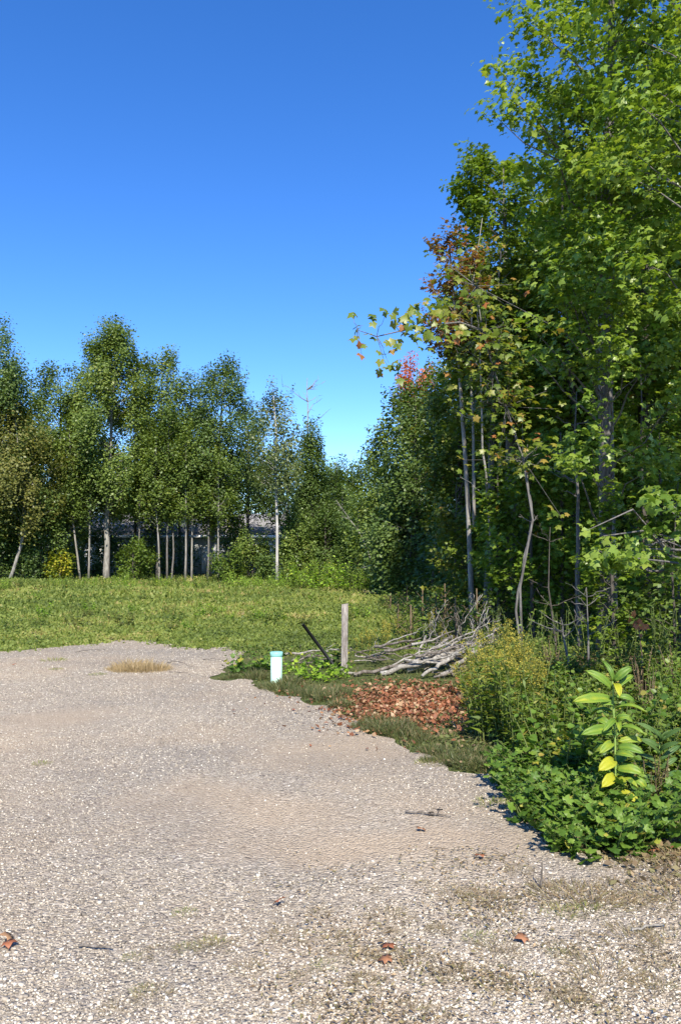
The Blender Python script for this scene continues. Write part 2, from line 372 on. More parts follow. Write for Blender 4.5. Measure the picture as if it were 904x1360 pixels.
def ragged(E, amp, sub):
    out = []
    for a, b in zip(E[:-1], E[1:]):
        k = max(2, int(np.linalg.norm(b-a)/sub))
        for i in range(k):
            q = a+(b-a)*i/k; w_ = .5+.5*min(2.5, q[1]/6)
            q = q+np.array([.3, 1])*.10*w_*(math.sin(q[0]*4.1+q[1]*2)+.6*math.sin(q[0]*9.7+1-q[1]*5))
            out.append(q+rng.normal(0, amp*w_, 2))
    out.append(E[-1]); return np.array(out)
Er = ragged(E, .022, .09)
left = np.array([(-30, -20), (-30, 9), (-20, 12.2), (-12, 13.2)]); right = np.array([(3.6, 4.2), (5.5, 3.4), (9, 1.5), (14, -20)])
Gpoly = np.concatenate([left, Er, right])
sheet('gravel_lot', Gpoly, .008, M_gravel)
# forest floor under the wood on the right
Ff = np.array([gp(a, b)[:2] for a, b in [(560, 760), (545, 800), (560, 860), (640, 905), (690, 1000), (760, 1060)]])
sheet('forest_floor', np.concatenate([Ff, [(3.2, 4.3), (5.4, 3.6), (9.2, 1.8), (20, -20), (60, -20), (60, 70), (8, 70), (6, 42)]]), .004 if False else .0045, M_floor)
def inpoly(P, poly):
    x, y = P[:, 0], P[:, 1]; r = np.zeros(len(P), bool); j = len(poly)-1
    for i in range(len(poly)):
        xi, yi = poly[i]; xj, yj = poly[j]
        c = ((yi > y) != (yj > y)) & (x < (xj-xi)*(y-yi)/(yj-yi+1e-12)+xi); r ^= c; j = i
    return r
def near_edge(P, poly, d):
    m = np.full(len(P), 1e9)
    for a, b in zip(poly[:-1], poly[1:]):
        ab = b-a; t = np.clip(((P-a)@ab)/(ab@ab+1e-9), 0, 1); m = np.minimum(m, np.linalg.norm(P-(a+t[:, None]*ab), axis=1))
    return m

# real stones
def stones(name, label, N, ylo, yhi, s0, s1, mat, fade=lambda y: 1+0*y, spread=.62):
    y = ylo*(yhi/ylo)**rng.random(N); x = rng.uniform(-1, 1, N)*(spread*y+.4)
    P = np.stack([x, y], 1); bare_ = np.clip(sum(np.exp(-((x-a_)/c_)**2-((y-b_)/d_)**2) for a_, b_, c_, d_ in PATCH), 0, .9)
    ok = rng.random(N) < (1-bare_)*np.clip(fade(y+.5*np.sin(x*1.3)+.3*np.sin(x*3.1+y)), 0, 1); P = P[ok & inpoly(P, Gpoly)]; n = len(P)
    tv = np.array([(a, b, c) for a in (-1, 1) for b in (-1, 1) for c in (-1, 1)], float)
    tf = np.array([(0, 1, 3, 2), (4, 6, 7, 5), (0, 4, 5, 1), (2, 3, 7, 6), (0, 2, 6, 4), (1, 5, 7, 3)])
    V = tv[None]*rng.uniform(.45, 1, (n, 8, 3)); 
    V[:, :, 2] *= rng.uniform(.35, .75, (n, 1))
    a = rng.random(n)*6.28; ca, sa = np.cos(a)[:, None], np.sin(a)[:, None]
    tx = rng.normal(0, .25, (n, 1))
    X = V[:, :, 0]*ca-V[:, :, 1]*sa; Yv = V[:, :, 0]*sa+V[:, :, 1]*ca; Z = V[:, :, 2]+tx*X
    sz = (s0+(s1-s0)*rng.random(n)**2.5)[:, None]*.5
    W = np.stack([P[:, 0:1]+X*sz, P[:, 1:2]+Yv*sz, .008+sz*.3+Z*sz], -1)
    mb = MB(); f = tf[None]+(np.arange(n)*8)[:, None, None]
    near = np.clip((3.9+.5*np.sin(P[:, 0]*1.7)-P[:, 1])/1.2, 0, 1)
    mb.add(W.reshape(-1, 3), f.reshape(-1, 4), np.repeat(np.clip(rng.random(n)*(1-.25*near)+.38*near, 0, 1), 8))
    o = mb.build(name, mat); tag(o, label, 'gravel', kind='stuff'); return o
m, n, l, p, o_ = newmat('stone')
a = n.new('ShaderNodeAttribute'); a.attribute_name = 'v'
r = ramp(n, [(0, (.11, .095, .08)), (.15, (.20, .175, .145)), (.5, (.31, .27, .22)), (.8, (.41, .365, .30)), (.95, (.52, .48, .41)), (1, (.62, .59, .53))])
mm = n.new('ShaderNodeMixRGB'); mm.blend_type = 'MULTIPLY'; mm.inputs[0].default_value = 1; mm.inputs[2].default_value = (1.16, 1.13, 1.07, 1)
l.new(a.outputs['Fac'], r.inputs[0]); l.new(r.outputs[0], mm.inputs[1]); l.new(mm.outputs[0], p.inputs['Base Color']); p.inputs['Roughness'].default_value = .85
M_stone = m
stones('gravel_stones', 'pale crushed gravel covering the open lot in the foreground', 165000, 2.0, 10.5, .005, .015, M_stone, fade=lambda y: (10.5-y)/4)
stones('farther_gravel_stones', 'loose gravel over the middle and far part of the lot', 130000, 5.5, 14.5, .008, .019, M_stone, fade=lambda y: (y-5.5)/5)
stones('scattered_stones', 'larger whitish stones scattered over the front edge of the gravel lot', 1500, 2.0, 4.6, .012, .026, M_stone)

# ------------------------------------------------------------------ field grass
def field_grass():
    N = 230000; px = rng.uniform(-500, 1100, N); py = 768+100*rng.random(N)**.9
    P = np.array([0, 0]); u = (px-452)/F; v = (680-py)/F
    y = math.cos(PIT)-v*math.sin(PIT); z = math.sin(PIT)+v*math.cos(PIT); k = -CH/z
    P = np.stack([u*k, y*k], 1)
    ok = (P[:, 1] < 60) & (P[:, 0] < 6+.07*P[:, 1]) & ~inpoly(P, Gpoly); P = P[ok]
    P = P+rng.normal(0, .3, P.shape); P = P[~inpoly(P, Gpoly) | (rng.random(len(P)) < .7*np.exp(-near_edge(P, Er, 0)/.16)+.004)]
    n = len(P); Y = P[:, 1]
    lo = np.sin(P[:, 0]*.7+1.3*np.sin(Y*.31))*np.cos(Y*.45+P[:, 0]*.21); lo2 = np.sin(P[:, 0]*1.9+Y*.8)*np.sin(Y*1.3-P[:, 0])
    far = np.clip((Y-15)/14, 0, 1)
    hgt = (.045+.09*far+.06*far*np.maximum(lo2, 0))*rng.uniform(.5, 1.5, n)
    wd = .006+.0008*Y
    lo3 = np.sin(P[:, 0]*4.3+Y*1.1)*np.sin(Y*2.9+P[:, 0]*1.7)
    v = .34+.17*lo+.13*lo2+.12*lo3+.06*far+rng.normal(0, .15, n)
    Pz = np.concatenate([P, hf(P[:, 0], Y)[:, None]], 1)
    mb = MB()
    Nn = rng.normal(0, 1, (n, 3)); Nn[:, 2] = np.abs(Nn[:, 2])*.6
    Dd = np.stack([rng.normal(0, .45, n), rng.normal(0, .45, n), np.ones(n)], 1)
    leaves(mb, Pz, Nn, Dd, hgt, v, 'tri', wid=1)
    # tri width is a share of the height: widen by a second, broadleaf set
    k = rng.random(n) < .45*(.3+far); Q = Pz[k]+np.array([0, 0, .03]); m_ = len(Q)
    leaves(mb, Q+np.stack([np.zeros(m_), np.zeros(m_), rng.random(m_)*hgt[k]], 1), np.array([0, -.3, 1])+rng.normal(0, .45, (m_, 3)), rng.normal(0, 1, (m_, 3))*[1, 1, .3], (.03+.0016*Q[:, 1])*rng.uniform(.6, 1.4, m_), v[k]-.08, 'quad')
    o = mb.build('grass', G['grass']); tag(o, 'rough green and straw coloured grass and low weeds covering the field', 'grass', kind='stuff')
field_grass()
def bank_cover():
    N = 60000; px = rng.uniform(290, 1000, N); py = rng.uniform(862, 1150, N)
    P = np.array([gp(a_, b_)[:2] for a_, b_ in zip(px, py)]); P = P[~inpoly(P, Gpoly)]
    P = P[(rng.random(len(P)) < .75)]; n = len(P)
    mb = MB(); h_ = rng.uniform(.02, .085, n); v = np.clip(rng.normal(.45, .28, n), 0, 1)
    Pz = np.concatenate([P, np.full((n, 1), .004)], 1); k = rng.random(n) < .6
    leaves(mb, Pz[k], rng.normal(0, 1, (k.sum(), 3)), np.stack([rng.normal(0, .5, k.sum()), rng.normal(0, .5, k.sum()), np.ones(k.sum())], 1), h_[k], v[k], 'tri', wid=.16)
    k = ~k; leaves(mb, Pz[k]+[0, 0, .01]+rng.random((k.sum(), 3))*[0, 0, .04], np.array([0, 0, 1])+rng.normal(0, .45, (k.sum(), 3)), rng.normal(0, 1, (k.sum(), 3))*[1, 1, .3], rng.uniform(.02, .05, k.sum()), v[k], 'quad')
    o = mb.build('ground_cover', G['drab2']); tag(o, 'short mixed green and brown ground cover between the gravel and the wood', 'ground cover', kind='stuff')
bank_cover()

# ------------------------------------------------------------------ house beyond the trees
def simple(name, c, rough=.7, bumpscale=None, stripes=None):
    m, n, l, p, o = newmat(name)
    tc = n.new('ShaderNodeTexCoord').outputs['Object']; a = noisecol(n, l, tc, 4, 6)
    r = ramp(n, [(.3, tuple(x*.82 for x in c)), (.7, tuple(min(1, x*1.08) for x in c))]); l.new(a, r.inputs[0])
    cc = r.outputs[0]
    if stripes:
        wv = n.new('ShaderNodeTexWave'); wv.bands_direction = 'Z'; wv.wave_profile = 'SAW'; wv.inputs['Scale'].default_value = stripes; l.new(tc, wv.inputs[0])
        b = n.new('ShaderNodeBump'); b.inputs['Strength'].default_value = .6; b.inputs['Distance'].default_value = .02; l.new(wv.outputs[1], b.inputs['Height']); l.new(b.outputs[0], p.inputs['Normal'])
    l.new(cc, p.inputs['Base Color']); p.inputs['Roughness'].default_value = rough
    return m
def box(mb, c, d):
    c = np.array(c, float); d = np.array(d, float)/2
    tv = np.array([(a, b, e) for a in (-1, 1) for b in (-1, 1) for e in (-1, 1)], float)
    mb.add(c+tv*d, [(0, 1, 3, 2), (4, 6, 7, 5), (0, 4, 5, 1), (2, 3, 7, 6), (0, 2, 6, 4), (1, 5, 7, 3)])
def house():
    Y = 62.; x0 = at(60, 700, Y)[0]; x1 = at(372, 700, Y)[0]; cx = (x0+x1)/2
    root = empty('house', (cx, Y, 0), 'low grey sided house with white trim half hidden behind the far trees', 'house')
    org = (cx, Y, 0); W = x1-x0; H = 2.95; Dp = 8.
    ms = simple('siding', (.42, .43, .42), .6, stripes=2.2); mt = simple('white_trim', (.8, .8, .78)); mg = simple('dark_glass', (.03, .04, .05), .08); mr = simple('shingle', (.22, .21, .20), .9, stripes=3)
    mb = MB(); box(mb, (cx, Y+Dp/2, H/2), (W, Dp, H)); mb.build('wall', ms, root, org)
    mb = MB(); e = .5; z0 = H+.005; z1 = H+1.9
    v = [(x0-e, Y-e, z0), (x1+e, Y-e, z0), (x1+e, Y+Dp+e, z0), (x0-e, Y+Dp+e, z0), (x0-e, Y+Dp/2, z1), (x1+e, Y+Dp/2, z1)]
    mb.add(v, [(0, 1, 5, 4), (2, 3, 4, 5), (0, 3, 2, 1)]); mb.add([v[0], v[4], v[3], v[1], v[2], v[5]], [(0, 1, 2), (3, 4, 5)])
    rf = mb.build('roof', mr, root, org)
    mb = MB(); box(mb, (cx-2, Y+Dp*.55, z1), (.7, .7, 1.2)); mb.build('chimney', simple('brick', (.25, .12, .09)), rf, org)
    mb = MB(); box(mb, (cx, Y-e-.03, z0-.06), (W+2*e, .05, .2)); mb.build('fascia', mt, root, org)
    for px, wd, ht, zc in [(92, 1.3, 1.2, 1.6), (152, 1.5, 1.3, 1.6), (196, 1.1, 1.2, 1.6), (342, 1.9, 1.4, 1.6)]:
        x = at(px, 700, Y)[0]
        fr = MB(); t = .13
        box(fr, (x, Y-.03, zc+ht/2), (wd+2*t, .08, t)); box(fr, (x, Y-.03, zc-ht/2), (wd+2*t, .08, t))
        box(fr, (x-wd/2-t/2, Y-.03, zc), (t, .08, ht-t)); box(fr, (x+wd/2+t/2, Y-.03, zc), (t, .08, ht-t)); box(fr, (x, Y-.03, zc), (.07, .06, ht-t))
        wn = fr.build('window', mt, root, org)
        g = MB(); box(g, (x, Y-.012, zc), (wd, .015, ht-t)); g.build('pane', mg, wn, org)
    x = at(277, 700, Y)[0]
    d = MB(); box(d, (x, Y-.02, 1.1), (1.0, .04, 2.1)); dd = d.build('door', mt, root, org)
    d = MB(); box(d, (x+.38, Y-.07, 1.05), (.06, .06, .14)); d.build('handle', mg, dd, org)
    # white garage door panel and pale stone plinth seen low between the stems
    d = MB(); box(d, (at(122, 700, Y)[0], Y-.02, 1.05), (2.2, .05, 2.0)); d.build('garage_door', mt, root, org)
house()

# ------------------------------------------------------------------ trees across the field (left and middle)
FG = 'slender trees at the far edge of the field'
tree('tall dark grey-green tree cut off by the left edge of the photo', -12, 46, 418, 66, 690, 'cone', pal='fardark', tr=.17, upr=.25, lai=4)
tree('leaning olive-brown tree with pale slanting trunk at the far left', 18, 45, 545, 46, 700, 'round', pal='olive', tr=.09, bark='pale', path=[(12, 775, 45), (30, 720, 45), (34, 660, 45), (24, 590, 45), (20, 552, 45)], lai=2.6)
tree('bushy green tree with a pointed side shoot, right of the leftmost tall tree', 78, 49, 482, 40, 690, 'round', pal='fardark', tr=.12, bpx=84)
tree('tallest broad green tree over the far field with thick pale trunk', 157, 48.5, 436, 56, 668, 'round', pal='far', tr=.19, bark='pale', bpx=142, lai=4.6, path=[(142, 772, 48.5), (142, 700, 48.5), (146, 600, 48.5), (155, 460, 48.5)])
tree('rounded green tree joined to the right side of the tallest far tree', 214, 50, 470, 36, 676, 'round', pal='far', tr=.12, bpx=211)
tree('narrow upright green tree left of the dark spired pair', 250, 50.5, 492, 28, 668, 'round', pal='fardark', tr=.11, bpx=247)
tree('dark blue-green tree with several pointed shoots on its top', 296, 49.5, 482, 40, 690, 'round', pal='fardark', tr=.14, bpx=278, lai=3.6)
tree('slim greyish tree with long white trunk in the middle of the far tree line', 366, 44.5, 508, 30, 640, 'round', pal='grey', tr=.075, bark='birch', lai=1.8, hollow=.2, path=[(368, 772, 44.5), (368, 690, 44.5), (366, 620, 44.5), (367, 570, 44.5), (362, 515, 44.5)])
tree('dark conical evergreen right of the white trunked tree', 412, 49, 556, 38, 765, 'cone', pal='fardark', tr=.13, lai=4.6)
tree('short dense evergreen where the far tree line dips', 448, 51, 602, 30, 765, 'cone', pal='fardark', tr=.1, lai=4.6)
tree('small dark tree seen in the dip between field edge and right-hand wood', 480, 52, 612, 30, 765, 'round', pal='fardark', tr=.1, lai=4.4)
slim = [(100, 560, 24, 'pale', 'thin pale stem leaning slightly left, first right of the slanting trunk', [(107, 772, 47.5), (98, 700, 47.5), (96, 640, 47.5), (92, 570, 47.5)]),
        (119, 545, 22, 'pale', 'thin straight tree between the leaning stem and the thick pale trunk', None),
        (186, 560, 24, 'grey', 'thin grey tree just right of the thick pale trunk', None),
        (210, 570, 22, 'pale', 'slightly crooked thin pale tree in front of the leafy bush', [(212, 772, 47.5), (211, 720, 47.5), (206, 660, 47.5), (208, 580, 47.5)]),
        (223, 540, 22, 'grey', 'straight grey stem with broader base, left of a twin pair', None),
        (230, 590, 16, 'grey', 'thinnest crooked grey stem close beside a thicker grey one', [(228, 772, 48), (231, 730, 48), (228, 660, 48), (230, 600, 48)]),
        (247, 560, 20, 'pale', 'left one of two tall parallel pale stems', None),
        (255, 575, 18, 'pale', 'right one of two tall parallel pale stems, the whitest', None),
        (277, 560, 18, 'grey', 'dark grey stem standing before the white house door', None),
        (290, 600, 20, 'pale', 'faint pale stem rising out of the dense low bush', None),
        (455, 640, 12, 'grey', 'thin grey stem before the evergreens at the middle of the picture', None)]
for i, (px, top, hw, bk, lb, pth) in enumerate(slim):
    tree(lb, px, 47.3+(i % 3)*.4, top, hw, 690 if px < 400 else 700, 'round', pal=['far', 'fardark', 'far'][i % 3], tr=.052, bark=bk, path=pth, lai=2.2, name='slender_tree', group=FG)
# second and third rank, behind
back = [(-60, 56, 560, 60), (38, 55, 500, 40), (110, 58, 545, 46), (180, 56, 520, 48), (240, 58, 560, 46), (330, 55, 545, 42), (382, 57, 590, 40)]
for i, (px, Y, top, hw) in enumerate(back):
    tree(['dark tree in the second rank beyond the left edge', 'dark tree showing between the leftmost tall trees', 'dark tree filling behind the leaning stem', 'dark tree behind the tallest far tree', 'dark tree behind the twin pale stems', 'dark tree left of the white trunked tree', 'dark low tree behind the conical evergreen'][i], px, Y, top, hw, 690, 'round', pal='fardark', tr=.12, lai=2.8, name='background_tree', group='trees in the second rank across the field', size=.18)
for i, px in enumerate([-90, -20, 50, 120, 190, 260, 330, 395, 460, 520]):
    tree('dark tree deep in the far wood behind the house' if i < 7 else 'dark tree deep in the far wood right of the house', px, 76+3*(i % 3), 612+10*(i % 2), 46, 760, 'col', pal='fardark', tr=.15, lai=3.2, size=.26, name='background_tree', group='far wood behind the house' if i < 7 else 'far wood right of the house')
# understory
US = [(160, 57, 712, 30, 'fardark', 'dark bush before the left half of the house'), (205, 57, 694, 26, 'fardark', 'dark bush before the middle of the house'), (312, 56, 684, 26, 'fardark', 'dark bush before the right half of the house'), (85, 57, 680, 32, 'fardark', 'dark bush before the left end of the house'), (55, 47, 640, 45, 'fardark', 'dark leafy thicket under the olive-brown tree'), (80, 46, 735, 16, 'yellowg', 'small yellow-tinged bush at the foot of the left thicket'),
      (178, 46.5, 722, 26, 'weed', 'round light green bush right of the thick pale trunk'), (120, 54, 690, 30, 'fardark', 'dark bush behind the leaning thin stems'),
      (303, 46, 728, 22, 'weed', 'bright rounded bush left of the white trunked tree'), (336, 48, 706, 26, 'far', 'leafy bush half hiding the right end of the house'),
      (238, 55, 716, 26, 'fardark', 'dark bush between the slim stems and the house'), (395, 46.5, 690, 26, 'far', 'green bush at the foot of the conical evergreen'),
      (432, 47, 680, 26, 'fardark', 'dark green bush below the dip in the tree line'), (350, 46, 738, 16, 'fardark', 'low dark bush beside the white trunk'),
      (3, 46, 690, 22, 'fardark', 'dark bush cut by the left edge under the tall tree'), (475, 46, 672, 30, 'fardark', 'dark bush at the corner where the two woods meet'), (20, 54, 660, 30, 'fardark', 'shaded bush behind the slanting trunk')]
for px, Y, top, hw, pal, lb in US:
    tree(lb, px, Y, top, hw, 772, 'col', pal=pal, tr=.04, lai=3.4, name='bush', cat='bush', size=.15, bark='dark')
# bare dead spire
def bare(label, path, r0, nb, blen, bark='dead', name='dead_tree', cat='tree', up=.6, sides=6, twig=.25):
    pp = np.array([at(*q) for q in path]); root = empty(name, (pp[0][0], pp[0][1], 0), label, cat)
    mb = MB(); K = 3*len(pp); t = np.linspace(0, 1, K); tt = np.linspace(0, 1, len(pp))
    P = np.stack([np.interp(t, tt, pp[:, i]) for i in range(3)], 1); P[1:-1] += rng.normal(0, r0*.25, (K-2, 3))
    mb.tube(P, np.linspace(r0, r0*.18, K), sides); mb.build('trunk', B[bark], root, (pp[0][0], pp[0][1], 0), True)
    for i in range(nb):
        q = MB(); j = rng.integers(K//3, K-1); a = P[j]; an = rng.random()*6.28
        d = np.array([math.cos(an), math.sin(an)*.6, up+rng.normal(0, .2)]); d /= np.linalg.norm(d); L = blen*rng.uniform(.4, 1.2)
        c = curve(a, a+d*L, 5, wob=.04*L); q.tube(c, np.linspace(r0*.35, .004, 5), 4)
        for _ in range(3):
            b = c[rng.integers(1, 5)]; q.tube(curve(b, b+(d+rng.normal(0, .5, 3))*L*twig, 3), [r0*.14, r0*.1, .003], 3)
        q.build('branch', B[bark], root, (pp[0][0], pp[0][1], 0), True)
    return root
bare('bare grey dead spire sticking up above the conical evergreen', [(408, 768, 50), (407, 640, 50), (409, 560, 50), (408, 502, 50)], .09, 16, 1.6)
bare('thin dead stem leaning right, in front of the dark corner bushes', [(493, 745, 44), (480, 712, 44), (463, 688, 44), (446, 664, 44)], .05, 4, .8, name='leaning_dead_stem', cat='dead stem')

# ------------------------------------------------------------------ the wood on the right
tree('dense dark green tree that forms the left bulge of the right-hand wood', 552, 31, 512, 62, 765, 'round', pal='fardark', tr=.14, lai=4.5, size=.12, bark='dark')
tree('green tree at the left flank of the right-hand wood, sloping down to the field', 508, 35, 556, 36, 765, 'round', pal='far', tr=.12, lai=4.2, size=.13)
tree('coral-red tree top behind the left bulge of the wood', 553, 38, 464, 24, 600, 'round', pal='red', tr=.1, lai=3.5, size=.13)
tree('dark tree behind the coral-red top', 590, 36, 470, 44, 765, 'round', pal='fardark', tr=.12, lai=3.6, size=.15)
tree('dark green tree below the rust-coloured tree', 612, 25, 470, 52, 740, 'round', pal='maplewarm', tr=.12, lai=3.4, size=.11, bark='dark')
tree('thin rust and purple leaved tree on the upper left edge of the wood', 598, 17.2, 290, 34, 480, 'round', leaf='maple', pal='rust', tr=.05, lai=2.2, size=.095, bark='pale', hollow=.2, bpx=627)
tree('big dark green tree with rounded left shoulder below the overhanging maple', 678, 19, 188, 76, 560, 'round', leaf='maple', pal='maple', tr=.17, lai=4.6, size=.12, bark='grey')
tree('mid green tree mixed with orange leaves right of the rust tree', 668, 17.5, 300, 52, 620, 'round', leaf='maple', pal='maplewarm', tr=.09, lai=2.0, size=.115, bark='grey', bpx=645)
ext = [(658, 155, 11.9, .26), (672, 128, 11.9, .26), (668, 102, 12, .28), (690, 150, 12, .34), (695, 92, 12.2, .34), (712, 160, 12, .26), (715, 110, 12.2, .28), (738, 130, 12.4, .35), (705, 40, 12.4, .3), (690, 8, 12.4, .3), (730, 60, 12.6, .4), (740, 15, 12.6, .5), (722, 185, 12.4, .3), (750, 210, 12.4, .4)]
for k in range(26): ext.append((rng.uniform(740, 900), rng.uniform(330, 620), rng.uniform(11.2, 12.6), rng.uniform(.22, .4)))
for k in range(16): ext.append((rng.uniform(785, 825), rng.choice([rng.uniform(430, 570), rng.uniform(300, 340), rng.uniform(200, 260)]), rng.uniform(11.6, 12.3), rng.uniform(.25, .36)))
for k in range(8): ext.append((rng.uniform(690, 760), rng.uniform(380, 520), rng.uniform(11.5, 12.4), rng.uniform(.2, .35)))
tree('tall maple with straight grey trunk rising past the top of the picture at right', 818, 13, -190, 92, 350, 'round', leaf='maple', pal='maplelight', tr=.135, lai=3.0, size=.115, bark='grey', bpx=805, extra=ext, upr=.2, fuzz=1.0, path=[(806, 880, 13), (805, 600, 13), (802, 400, 13), (806, 200, 13), (812, 0, 13), (815, -170, 13)])
ext = [(rng.uniform(790, 930), rng.uniform(655, 760), rng.uniform(7.9, 8.9), rng.uniform(.12, .22)) for _ in range(16)]+[(778, 705, 8.2, .08), (800, 712, 8.2, .08), (790, 730, 8.2, .06)]
tree('leafy maple with its trunk just beyond the right edge, low bright branches reaching in', 1000, 10.5, -320, 165, 440, 'round', leaf='maple', pal='maplelight', tr=.14, lai=1.9, size=.11, bark='grey', bpx=985, extra=ext, upr=.2)
tree('tree standing behind the tall maple near the top right corner', 870, 17, -40, 84, 640, 'round', leaf='maple', pal='maple', tr=.13, lai=3.0, size=.12, bark='dark', bpx=850)
tree('darker tree left of the tall maple trunk', 750, 17, 215, 62, 700, 'round', leaf='maple', pal='maple', tr=.1, lai=2.6, size=.12, bark='dark', bpx=770)
# deeper trees
deep = [(640, 29, 380, 60), (700, 25, 300, 60), (760, 23, 180, 62), (830, 24, 120, 66), (905, 22, 60, 70), (980, 20, 80, 80), (670, 33, 400, 60), (740, 31, 330, 60), (810, 30, 300, 60), (880, 32, 260, 60), (1060, 22, 150, 80), (1180, 24, 100, 80)]
names = ['dark inner tree behind the rust-leaved tree', 'dark inner tree behind the rounded shoulder', 'dark inner tree left behind the tall maple', 'dark inner tree right behind the tall maple', 'dark inner tree by the right edge', 'shaded tree beyond the right edge of the picture', 'farthest dark tree behind the thin stems', 'farthest dark tree left of the maple trunk', 'farthest dark tree right of the maple trunk', 'farthest dark tree near the right edge', 'forest tree well outside the right edge', 'outermost forest tree on the right']
for (px, Y, top, hw), lb in zip(deep, names):
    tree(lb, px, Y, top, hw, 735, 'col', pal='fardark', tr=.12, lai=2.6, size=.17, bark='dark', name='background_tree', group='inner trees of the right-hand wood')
# thin stems that show inside the wood
stems = [([(629, 700, 17), (628, 600, 17), (624, 480, 17), (627, 380, 17), (640, 290, 17)], .05, 'pale', 'slim pale stem, leftmost of the pair rising through the rust leaves'),
         ([(652, 790, 16), (650, 700, 16), (641, 600, 16), (637, 470, 16), (634, 400, 16)], .045, 'pale', 'slim pale stem, right-hand one of the pair'),
         ([(575, 775, 26), (580, 700, 26), (577, 600, 26), (575, 520, 26)], .09, 'dark', 'shadowed trunk at the left front of the wood'),
         ([(543, 760, 30), (548, 690, 30), (546, 640, 30)], .04, 'grey', 'thin grey stem in the shade under the left bulge'),
         ([(770, 880, 13.5), (766, 740, 13.5), (768, 660, 13.5), (762, 600, 13.5), (765, 520, 13.5)], .055, 'grey', 'crooked grey stem left of the tall maple trunk'),
         ([(852, 860, 15), (851, 720, 15), (852, 600, 15), (850, 480, 15)], .05, 'dark', 'dark straight stem right of the tall maple trunk'),
         ([(782, 890, 10.5), (780, 830, 10.5), (778, 780, 10.5)], .022, 'grey', 'short thin stem right of a pale sapling stem in the weeds'),
         ([(757, 900, 9.5), (750, 860, 9.5), (744, 820, 9.5)], .028, 'grey', 'knobbly pale sapling stem in the weeds left of the yellow plant'),
         ([(695, 900, 12), (684, 800, 12), (700, 720, 12), (707, 680, 12), (698, 620, 12), (700, 590, 12)], .028, 'grey', 'forked grey sapling with crooked stem before the darkest shade'),
         ([(740, 880, 12), (728, 780, 12), (730, 700, 12)], .025, 'dark', 'dim thin stem just right of the forked sapling'),
         ([(604, 780, 20), (604, 700, 20), (606, 640, 20)], .035, 'grey', 'grey stem between shadowed trunk and pale pair'),
         ([(896, 860, 12), (892, 760, 12), (900, 640, 12)], .03, 'dark', 'thin dark stem next to the right edge')]
for pth, r0, bk, lb in stems:
    bare(lb, pth, r0*.8, 7, .035*pth[0][2], bark=bk, name='sapling_stem', cat='sapling', up=.5)
# understory saplings and bushes inside the wood
UR = [(575, 27, 690, 34, 'fardark', .12, 'dark bush at the left front of the right-hand wood'), (540, 30, 705, 40, 'fardark', .12, 'dark bush behind the fallen branches'),
      (622, 19, 650, 46, 'maplewarm', .10, 'sapling tinged yellow and red below the pale stem pair'), (596, 22, 720, 34, 'fardark', .11, 'shaded bush under the tinged sapling'),
      (660, 16, 620, 36, 'maple', .10, 'sapling leafing around the foot of the pale stems'), (705, 15, 590, 46, 'maple', .10, 'sapling right of the pale stems with spreading top'),
      (745, 15, 560, 46, 'maple', .11, 'leafy sapling just left of the tall maple trunk'), (812, 12.6, 650, 30, 'maple', .10, 'sapling whose leaves cover the foot of the tall maple'),
      (880, 14, 560, 46, 'maple', .11, 'leafy understory tree right of the maple trunk'), 
      (900, 12, 770, 44, 'fardark', .10, 'shaded low bush by the right edge'), (700, 19, 700, 60, 'fardark', .13, 'dark thicket in the deep shade behind the forked sapling'),
      (780, 18, 690, 60, 'fardark', .13, 'dark thicket behind the maple trunk'), (860, 18, 680, 60, 'fardark', .13, 'dark thicket right behind the maple trunk'),
      (640, 22, 690, 50, 'fardark', .13, 'dark thicket behind the tinged sapling'), (950, 15, 600, 60, 'fardark', .13, 'thicket beyond the right edge'), (560, 40, 690, 60, 'fardark', .16, 'far thicket at the back corner of the field')]
for px, Y, top, hw, pal, sz, lb in UR:
    lf = 'maple' if pal.startswith('maple') else 'quad'
    tree(lb, px, Y, top, hw, 800 if Y > 14 else 850, 'round' if top < 690 else 'col', leaf=lf, pal=pal, tr=.03, lai=2.0 if lf == 'maple' else 2.4, name='understory_bush', cat='bush', size=sz, bark='dark')
for k in range(11):
    px = 640+k*32; Y = 27+2*(k % 3)
    tree('dense dark evergreen thicket deep inside the right-hand wood', px, Y, 560, 34, 775, 'col', pal='fardark', tr=.05, lai=3.2, size=.2, bark='dark', name='thicket', cat='bush', group='dark thickets deep in the wood')

